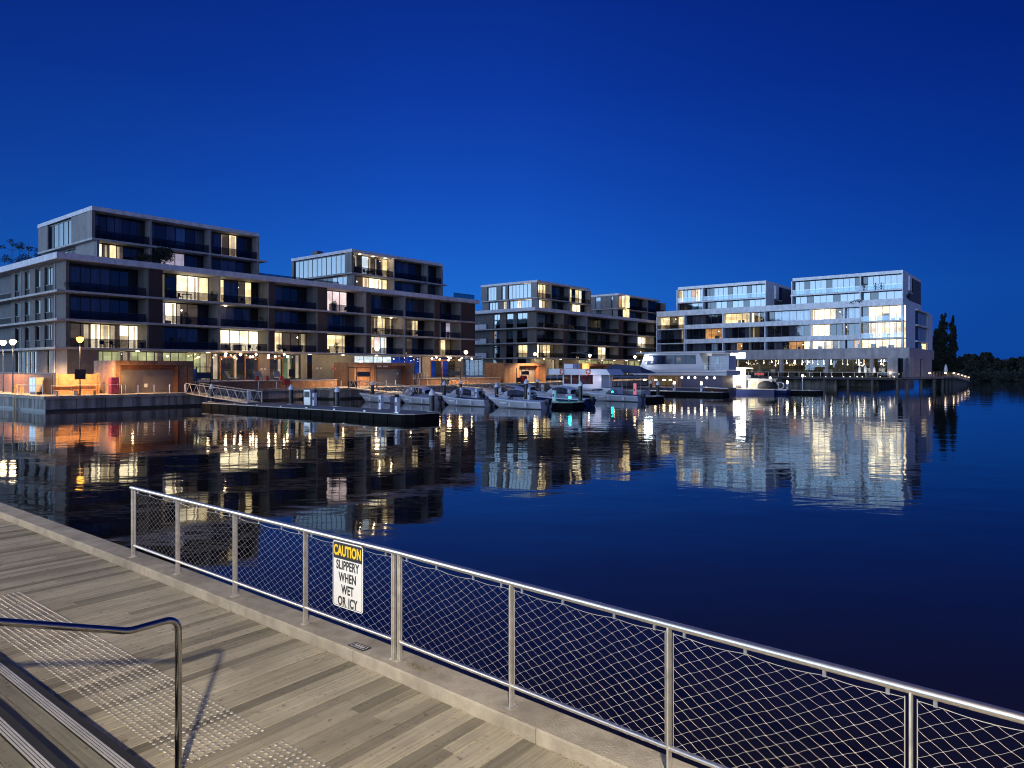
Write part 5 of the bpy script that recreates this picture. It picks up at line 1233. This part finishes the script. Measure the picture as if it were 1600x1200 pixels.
# round white tyres / rings on deck
for i, px in enumerate((1211, 1219.5)):
    t = gthing('white_float', ('white lattice float on the far pontoon, nearer the canopy boat', 'round white float on the far pontoon')[i], 'float', 122.2, vb(px, 122.2), 1.35, None)
    mb = MB(); 
    for k in range(14): mb.tube([(0, .55 * math.cos(2 * PI * k / 14), .55 * math.sin(2 * PI * k / 14)), (0, .55 * math.cos(2 * PI * (k + 1) / 14), .55 * math.sin(2 * PI * (k + 1) / 14))], .1, 6)
    mb.build('ring', M['wcap'], t); MB().box(-.1, .1, -.1, .1, -.72, -.5).build('stand', M['dark'], t)

# ---------------------------------------------------------------- restaurant deck on piles and the boardwalk round the point
rd = gthing('restaurant_deck', 'timber deck on piles in front of the restaurant with lit railing', 'deck', 165.5, 29.0, 2.2)
MB().box(0, 5.4, 0, 46, -.28, .18).build('deck', mat('dark_deck', (.07, .06, .055), .8), rd)
q = MB(); k = 0.0
while k < 46: q.box(-.03, .03, k - .03, k + .03, .18, 1.25); k += 2.3
q.box(-.04, .04, 0, 46, 1.25, 1.30); q.build('railing', M['alu'], rd)
MB().box(-.006, .006, 0, 46, .25, 1.2).build('glass_screen', M['gbal'], rd)
for k in range(10): MB().tube([(.6, 1 + k * 4.8, -.28), (.6, 1 + k * 4.8, -4)], .28, 8).build('pile', mat('timber_pile', (.12, .11, .10), .8), rd)
for px in (1231, 1258, 1269, 1290, 1300, 1318, 1328, 1339, 1347, 1375, 1397):
    s_ = vb(px, 165.3) - 29.0; MB().lathe((-.08, s_, .22), [(.08, 0), (.08, .16)], 8).build('deck_light', GL['porth'], rd)
W0 = MB().box(0, 1.2, -1, 30, 0, 2.3).build('wall', M['conc'], None, G(170.5, 44, -.6), TH, label='grey concrete basin wall below the restaurant deck', cat='wall')
# promenade round the point
P = [Vector((80.5, 146)), Vector((93, 153)), Vector((101, 162)), Vector((118.5, 184))]; Z = [2.45, 2.45, 2.35, 1.15]
pr = thing('point_boardwalk', 'boardwalk on piles curving round the point with lit balustrade', 'boardwalk', (80.5, 146, 0))
mb = MB(); rl = MB(); pw = MB(); w_ = 5.0
for i in range(3):
    a, b = P[i], P[i + 1]; d = (b - a).normalized(); nrm = Vector((-d.y, d.x)) * w_; o_ = P[0]
    if i < 2: nrm = Vector((-.2, 1)).normalized() * w_ * 1.6
    qd = [a - o_, b - o_, b - o_ + nrm, a - o_ + nrm]; zz = [Z[i], Z[i + 1], Z[i + 1], Z[i]]
    mb.add([(p.x, p.y, z) for p, z in zip(qd, zz)] + [(p.x, p.y, z - .35) for p, z in zip(qd, zz)], [(0, 1, 2, 3), (7, 6, 5, 4), (0, 4, 5, 1), (1, 5, 6, 2), (2, 6, 7, 3), (3, 7, 4, 0)])
    L_ = (b - a).length; n = int(L_ / .55)
    for k in range(n):
        t = k / n; p = a - o_ + (b - a) * t; z = Z[i] + (Z[i + 1] - Z[i]) * t; rl.tube([(p.x, p.y, z), (p.x, p.y, z + 1.05)], .028, 4)
        p2 = p + nrm; rl.tube([(p2.x, p2.y, z), (p2.x, p2.y, z + 1.05)], .02, 4) if k % 2 else None
    rl.tube([((a - o_).x, (a - o_).y, Z[i] + 1.08), ((b - o_).x, (b - o_).y, Z[i + 1] + 1.08)], .05, 6)
    for k in range(int(L_ / 3.6)): p = a - o_ + (b - a) * ((k + .5) / int(L_ / 3.6)) + nrm * .12; z = Z[i] + (Z[i + 1] - Z[i]) * ((k + .5) / int(L_ / 3.6)); MB().tube([(p.x, p.y, z - .3), (p.x, p.y, -1.5)], .33, 8).build('pile', mat('timber_pile', (.12, .11, .10), .8), pr)
mb.build('deck', mat('lit_deck', (.30, .22, .17), .8), pr); rl.build('balustrade', mat('rail_timber', (.34, .24, .18), .6), pr)
for i, t in ((0, .65), (1, .2), (1, .95), (2, .25), (2, .5), (2, .72), (2, .97)):
    p = P[i] + (P[i + 1] - P[i]) * t; z = Z[i] + (Z[i + 1] - Z[i]) * t; q = p - P[0]
    MB().ball((q.x, q.y + .25, z + .85), .17, 8).build('bulkhead_light', GL['spot'], pr); point('rail_light', (p.x, p.y + .4, z + .9), 60, (1, .62, .35), .1)
ub = thing('folded_parasol', 'closed white parasol standing on the point boardwalk', 'parasol', (98, 160.5, 2.4)); o = MB().lathe((0, 0, 0), [(.05, 1.0), (.42, 1.1), (.30, 2.2), (.04, 2.9)], 10).build('canopy', glow_mat('lit_parasol', (.8, .75, .66), .7) if 0 else M['signw'], ub); MB().tube([(0, 0, 0), (0, 0, 1.05)], .04, 6).build('pole', M['dark'], ub); MB().lathe((0, 0, 0), [(.3, 0), (.3, .08)], 10).build('base', M['dark'], ub)
# parasols and diners' lamps on the deck
for i, (px, hh) in enumerate(((1343, 2.4), (1352, 2.6), (1366, 2.3), (1392, 3.1))):
    u_ = 167.2; v_ = vb(px, u_); t = gthing('folded_parasol', 'closed white parasol on the restaurant deck, %s from the left' % ('first', 'second', 'third', 'fourth')[i], 'parasol', u_, v_, 2.38, 0, 'parasols on the restaurant deck') if 0 else gthing('folded_parasol', 'closed white parasol on the restaurant deck, %s from the left' % ('first', 'second', 'third', 'fourth')[i], 'parasol', u_, v_, 2.38, 'parasols on the restaurant deck')
    MB().lathe((0, 0, 0), [(.05, .9), (.30, 1.0), (.24, hh - .4), (.04, hh)], 10).build('canopy', M['signw'], t); MB().tube([(0, 0, 0), (0, 0, .95)], .04, 6).build('pole', M['dark'], t)
    point('deck_lamp', G(u_ - .8, v_, 3.2), 45, (1, .85, .65), .1)

# ---------------------------------------------------------------- terrace furniture
def lounge(px, v_, label, col='canvasl', rz=0.0):
    t = gthing('deck_chair', label, 'chair', ua(px, v_), v_, 2.58, 'deck chairs on the terrace', rz)
    MB().box(-.5, .5, -.5, .45, .30, .42).build('seat', M['furnl'], t)
    MB().add([(-.5, .45, .35), (.5, .45, .35), (.5, .85, 1.25), (-.5, .85, 1.25), (-.5, .55, .35), (.5, .55, .35), (.5, .95, 1.25), (-.5, .95, 1.25)], [(0, 1, 2, 3), (7, 6, 5, 4), (2, 6, 7, 3), (0, 3, 7, 4), (1, 5, 6, 2)]).build('backrest', M['beige'], t)
    for x in (-.45, .45):
        for y in (-.42, .42): MB().box(x - .03, x + .03, y - .03, y + .03, 0, .30).build('leg', M['dark'], t)
lounge(364, 88.2, 'pale deck chair on the terrace left of the red chair pair', rz=.7); lounge(408, 88.2, 'pale deck chair between two red side tables on the terrace'); lounge(437, 88.4, 'upright pale chair at the right of the terrace row')
for i, px in enumerate((402, 418, 440)):
    t = gthing('red_stool', 'red round stool on the terrace, %s' % ('left of the middle deck chair', 'right of the middle deck chair', 'by the upright chair')[i], 'stool', ua(px, 87.4), 87.4, 2.58, 'red stools on the terrace')
    MB().lathe((0, 0, 0), [(.22, 0), (.28, .3), (.22, .55)], 12).build('seat', M['red'], t); MB().lathe((0, 0, 0), [(.2, .552), (.2, .60)], 12).build('cushion', M['maroon'], t)
t = gthing('folded_umbrella', 'blue cloth umbrella leaning by the gangway gate', 'umbrella', ua(318, 82), 84.0, 1.5)
MB().lathe((0, 0, 0), [(.05, 1.1), (.5, 1.25), (.28, 2.2), (.05, 2.7)], 10).build('canopy', M['bluep'], t); MB().tube([(0, 0, 0), (0, 0, 1.2)], .04, 6).build('pole', M['alu'], t)
for k, px in enumerate((652, 657, 661, 664)):
    t = gthing('pale_drum', 'tall pale drum right of the sign kiosk, %s in the row' % ('first', 'second', 'third', 'last')[k], 'drum', ua(px, 88), 88, 2.3, 'row of pale drums'); MB().lathe((0, 0, -.8), [(.3, 0), (.3, 1.9), (.28, 1.95)], 12).build('drum_body', M['beige'], t); MB().lathe((0, 0, 1.16), [(.31, 0), (.31, .05)], 12).build('lid', M['furnl'], t)
t = gthing('red_box', 'small red box on the inner quay edge beside a pile', 'box', ua(447, 83.5), 83.5, 1.5); MB().box(-.4, .4, -.3, .3, .5, 1.25).build('body', M['red'], t); MB().box(-.05, .05, -.05, .05, 0, .5).build('post', M['dark'], t)
t = gthing('red_box', 'dark red box on the quay before the third kiosk', 'box', ua(818, 83.6), 83.6, 1.5); MB().box(-.6, .6, -.35, .35, .3, 1.4).build('body', M['red'], t); MB().box(-.5, .5, -.3, .3, 0, .3).build('plinth', M['dark'], t)
# festoon lights under the canopy
def festoon(pxs, v_, z_, label, e=0):
    t = gthing('festoon_lights', label, 'string lights', ua(pxs[0], v_), v_, z_, 'festoon lights under the balcony slab'); u0_ = ua(pxs[0], v_)
    pts = [(ua(p, v_) - u0_, (i % 3) * .8, 0.25 * math.sin(i * 1.7) - .1) for i, p in enumerate(pxs)]
    MB().tube([(a, b, c + .16) for a, b, c in pts], .015, 4).build('cable', M['dark'], t)
    for i, p in enumerate(pts): MB().ball(p, .15, 8).build('bulb', GL['spot'], t)
    for i, p in enumerate(pts):
        if i % 3 == 1: point('festoon_light', G(u0_ + p[0], v_ + p[1], z_ - .5), 90, (1, .58, .3), .1)
festoon([352, 358, 362, 366, 380, 386, 391, 400, 410, 420, 424, 440, 444, 454], 90.3, 6.1, 'string of warm bulbs above the terrace chairs')
festoon([675, 687, 697, 701, 707, 714, 719, 723, 731, 737], 90.3, 6.1, 'string of warm bulbs at the right end of the long block')

# balcony life: plants, chairs and tables
pr_ = random.Random(77)
def plant_proto(h, r, kind):
    t = thing('potted_plant', 'leafy potted plant', 'plant', (0, 0, -50), TH, 'potted plants on the balconies')
    MB().lathe((0, 0, 0), [(.14, 0), (.19, .32), (.2, .34)], 8).build('pot', M['pot'], t)
    MB().tube([(0, 0, .3), (0, 0, h * .6)], .02, 5).build('stem', M['bark'], t)
    mb = MB()
    if kind == 0: mb.leaves((0, 0, h * .65), (r, r, h * .4), 150, .07, pr_, 0, .2)
    else:
        for k in range(5): mb.leaves((0, 0, .5 + (h - .5) * k / 5), (r * (1 - k / 5.5), r * (1 - k / 5.5), h / 9), 36, .06, pr_, 0, .1)
    mb.build('foliage', M['leaf'], t); return t
protos = [plant_proto(1.1, .35, 0), plant_proto(1.7, .4, 0), plant_proto(1.6, .42, 1), plant_proto(.8, .45, 0)]
def chair_proto():
    t = thing('balcony_chair', 'balcony chair', 'chair', (0, 0, -50), TH, 'chairs on the balconies')
    MB().box(-.25, .25, -.25, .25, .42, .47).build('seat', M['furn'], t); MB().box(-.25, .25, .22, .26, .47, .92).build('backrest', M['furn'], t)
    for x in (-.22, .22):
        for y in (-.22, .22): MB().box(x - .02, x + .02, y - .02, y + .02, 0, .42).build('leg', M['dark'], t)
    return t
def table_proto():
    t = thing('balcony_table', 'balcony table', 'table', (0, 0, -50), TH, 'tables on the balconies')
    MB().box(-.6, .6, -.4, .4, .70, .74).build('tabletop', M['furn'], t)
    for x in (-.5, .5):
        for y in (-.32, .32): MB().box(x - .025, x + .025, y - .025, y + .025, 0, .70).build('leg', M['dark'], t)
    return t
cp, tp = chair_proto(), table_proto()
used = set()
ORD = ['first', 'second', 'third', 'fourth', 'fifth', 'sixth', 'seventh', 'eighth', 'ninth']
def put(pr0, T, px, t, z, label):
    loc = world(T, sx(T, px, t), t, z + .004)
    if pr0.name in used: return dup(pr0, loc, TH + pr_.uniform(-.5, .5) if pr0 in (cp, tp) else TH + pr_.uniform(0, 6), label)
    used.add(pr0.name); pr0.location = loc; pr0['label'] = label; return pr0
FLR = {1: 6.7, 2: 10.0, 3: 13.3}; FN = {1: 'lowest', 2: 'middle', 3: 'top'}
T1, T2_ = B1.TA(), B2.TA()
def scatter(T, bld, rows, ts=(-.7, -1.6)):
    for (f, items) in rows:
        for k, (kind, px) in enumerate(items):
            what = {'p': 'bushy potted plant', 'P': 'tall potted plant', 'x': 'cone shaped potted conifer', 's': 'low spreading potted plant', 'c': 'dark chair', 't': 'dark slim table'}[kind]
            pr0 = {'p': protos[0], 'P': protos[1], 'x': protos[2], 's': protos[3], 'c': cp, 't': tp}[kind]
            put(pr0, T, px, ts[k % 2], FLR[f], '%s, %s balcony row of %s, %s from left' % (what, FN[f], bld, ORDN(k)))
def ORDN(k):
    k += 1
    w = ['zeroth', 'first', 'second', 'third', 'fourth', 'fifth', 'sixth', 'seventh', 'eighth', 'ninth', 'tenth', 'eleventh', 'twelfth', 'thirteenth', 'fourteenth', 'fifteenth', 'sixteenth', 'seventeenth', 'eighteenth']
    return w[k] if k < len(w) else '%dth' % k
scatter(T1, 'long block', [
    (1, [('c', 160), ('t', 168), ('c', 176), ('s', 222), ('x', 272), ('P', 284), ('c', 299), ('t', 308), ('x', 333), ('c', 356), ('t', 377), ('c', 391), ('s', 404), ('p', 437), ('s', 457), ('p', 470), ('P', 526), ('p', 559)]),
    (2, [('c', 110), ('c', 128), ('s', 205), ('P', 290), ('s', 295), ('t', 378), ('P', 408), ('p', 440), ('p', 458), ('s', 500), ('c', 588), ('t', 600), ('c', 610), ('P', 612), ('s', 640), ('c', 652), ('p', 700)]),
    (3, [('p', 105), ('s', 120), ('s', 150), ('s', 175), ('P', 262), ('c', 282), ('t', 292), ('x', 331), ('x', 340), ('p', 352), ('c', 380), ('t', 412), ('P', 522), ('c', 541), ('p', 553), ('s', 560), ('c', 650)])])
scatter(T2_, 'middle block', [(1, [('c', 838), ('p', 848), ('c', 892), ('s', 905)]), (2, [('t', 848), ('p', 858), ('c', 900)]), (3, [('c', 840), ('t', 852), ('p', 862), ('s', 900), ('c', 940)])])
FLR = {1: 17.7, 2: 20.15, 3: 19.4}
TP = B1.TA(2.0)
for k, (kd, px, z) in enumerate([(1, 552, 20.15), (0, 556, 20.15), (1, 562, 20.15), (3, 575, 20.15), (0, 590, 20.15), (2, 606, 20.15), (1, 152, 20.15), (3, 170, 20.15), (0, 256, 20.15)]):
    put(protos[kd], TP, px, -.8, z, 'potted plant on the long block penthouse balcony, %s from the left' % ORDN(k))
for k, px in enumerate((570, 582, 596)): put(cp, TP, px, -1.0, 20.15, 'chair on the lamp lit penthouse balcony, %s of three' % ORDN(k))
TQ = B3.TB()
for k, (kd, px, z) in enumerate([(1, 1350, 21.66), (2, 1368, 21.66), (2, 1377, 21.66), (0, 1335, 18.5), (3, 1345, 18.5), (0, 1062, 18.5), (1, 1090, 18.5)]):
    put(protos[kd], TQ, px, -.7, z, 'potted plant on upper balconies of the white block, %s in the row' % ORDN(k))
for k, (px, z) in enumerate([(1040, 14.75), (1350, 11.0), (1362, 11.0), (1376, 11.0), (1390, 11.0), (1052, 11.0)]): put(cp if k % 2 else tp, TQ, px, -.6, z, '%s on the white block balcony, %s piece along' % ('dark chair' if k % 2 else 'dark slim table', ORDN(k)))
# hanging greenery over the penthouse edge
def shrub(loc, rad, n, size, label, cat='shrub', name='hanging_shrub', m='leafd', stems=True):
    t = thing(name, label, cat, loc); mb = MB()
    for k in range(max(3, n // 110)):
        c = (pr_.uniform(-.6, .6) * rad[0], pr_.uniform(-.6, .6) * rad[1], rad[2] + pr_.uniform(-.5, .6) * rad[2]); mb.leaves(c, (rad[0] * .55, rad[1] * .55, rad[2] * .5), n // max(3, n // 110), size, pr_, 0, .2)
    mb.build('foliage', M[m], t)
    if stems:
        s = MB()
        for k in range(5): s.tube([(0, 0, 0), (pr_.uniform(-.5, .5) * rad[0], pr_.uniform(-.3, .3) * rad[1], rad[2] * 1.3)], .03, 5)
        s.build('stem', M['bark'], t)
    return t
p = world(TP, sx(TP, 250), .1, 17.7); shrub(p, (1.5, .8, 1.25), 1900, .10, 'dark greenery tumbling between the storeys of the left penthouse')
p = world(B1.TA(), ua(225, 93.6) - 31.5, -1.8, 17.7); shrub(p, (1.5, 1, .7), 600, .10, 'low dark planting on the roof edge of the long block')
p = world(TQ, sx(TQ, 1340), -.6, 18.5); shrub(p, (1.6, 1.2, .7), 500, .10, 'dark planting on the ledge of the white block penthouse')
p = world(B3.TA(), 5, -.8, 19.4); shrub(p, (1.2, 1.2, .7), 300, .10, 'dark bush on the right roof corner of the white block')
# roof garden trees at far left: sparse crowns
for i, (px, py_, u_, hh) in enumerate(((18, 372, 40, 4.2), (30, 380, 38, 3.2), (44, 376, 41, 3.8))):
    v_ = vb(px, u_); base = G(u_, v_, 17.7 if 0 else 17.0); top = topz(py_, u_, v_)
    t = thing('roof_tree', 'sparse dark roof garden tree, %s at the left roof' % ('leftmost', 'low middle one', 'nearest the penthouse')[i], 'tree', base, 0, 'sparse trees on the left roof')
    hh = top - base.z; tk = MB(); lf = MB()
    tk.tube([(0, 0, 0), (.1, 0, hh * .5), (0, .1, hh * .95)], [.08, .05, .02], 6)
    for k in range(9):
        z = hh * pr_.uniform(.35, .9); q = pr_.uniform(0, 6.28); e = (math.cos(q) * 1.3, math.sin(q) * 1.3, z + pr_.uniform(.3, 1)); tk.tube([(0, 0, z), e], [.03, .01], 4)
        lf.leaves(e, (.6, .6, .4), 75, .08, pr_, 0, .0)
    tk.build('trunk', M['bark'], t); lf.build('crown', M['leafd'], t)
# poplars and far trees
def poplar(X, Y, h, r, label):
    t = thing('poplar_tree', label, 'tree', (X, Y, 1.0), 0, 'tall poplars beyond the white block')
    MB().tube([(0, 0, -.5), (.1, 0, h * .5), (0, 0, h * .93)], [.35, .2, .05], 7).build('trunk', M['bark'], t)
    mb = MB()
    for k in range(40):
        f = k / 39; z = h * (.10 + .86 * f); rr2 = r * (math.sin(PI * min(1, .18 + f * .80)) ** .8) * pr_.uniform(.65, 1.08)
        mb.leaves((pr_.uniform(-.4, .4) * r, pr_.uniform(-.4, .4) * r, z), (rr2, rr2, h * .04), 170, .20, pr_, 0, .1)
    mb.build('crown', M['leafd'], t)
poplar(.6065 * 205, 205, 19.4, 1.9, 'taller dark poplar nearer the white block'); poplar(.620 * 212, 212, 19.2, 1.2, 'slim dark poplar, the right one of the pair'); poplar(.598 * 216, 216, 15.5, 1.9, 'lower dark poplar half hidden by the white block wall')
cr = random.Random(9)
FT = [(1488, 552, 260), (1502, 556, 300), (1516, 551, 330), (1530, 553, 330), (1545, 549, 320), (1558, 553, 340), (1572, 558, 380), (1586, 556, 300), (1601, 553, 290), (1618, 550, 290), (1474, 556, 250), (1640, 552, 300), (1565, 564, 300), (1520, 562, 290), (1540, 563, 290)]
for i, (px, py_, Y) in enumerate(FT):
    X = (px - 800) / F * Y; h = H + (HZ - py_) / F * Y; rw_ = 10 / F * Y * 1.05
    t = thing('far_tree', 'dark round tree on the far shore', 'tree', (X, Y, 0), 0, 'dark trees on the far shore')
    t['label'] = 'dark tree on the far shore, %s from the left edge of the far bank' % ORDN(sorted(x[0] for x in FT).index(px))
    mb = MB(); MB().tube([(0, 0, -.5), (0, 0, h * .6)], [.4, .2], 6).build('trunk', M['bark'], t)
    for k in range(16):
        q = cr.uniform(0, 2 * PI); rd_ = cr.uniform(0, .75) ** .6
        c = (math.cos(q) * rw_ * rd_, math.sin(q) * rw_ * rd_, h * cr.uniform(.22, .82)); s_ = cr.uniform(.25, .42)
        mb.leaves(c, (rw_ * s_, rw_ * s_, h * .17), 260, .40, cr, 0, .2)
    mb.build('crown', M['leafd'], t)
sc_ = MB()
for k in range(5200):
    px = cr.uniform(1440, 1760); Y = cr.uniform(240, 330); X = (px - 800) / F * Y
    s_ = cr.uniform(.5, 1.1); z = abs(cr.gauss(0, 1.5)) + .2; a = cr.uniform(0, PI)
    sc_.add([(X - math.cos(a) * s_, Y - math.sin(a) * s_, z - s_ * .5), (X + math.cos(a) * s_, Y + math.sin(a) * s_, z - s_ * .4), (X + s_ * .4, Y, z + s_ * .8)], [(0, 1, 2)])
sc_.build('shore_undergrowth', M['leafd'], kind='stuff')
bk_ = MB(); 
bk_.add([(140, 236, -.3), (420, 236, -.3), (420, 345, .6), (140, 345, .6)], [(0, 1, 2, 3)]).build('near_bank', mat('shore_earth', (.03, .035, .02), .95), kind='structure')
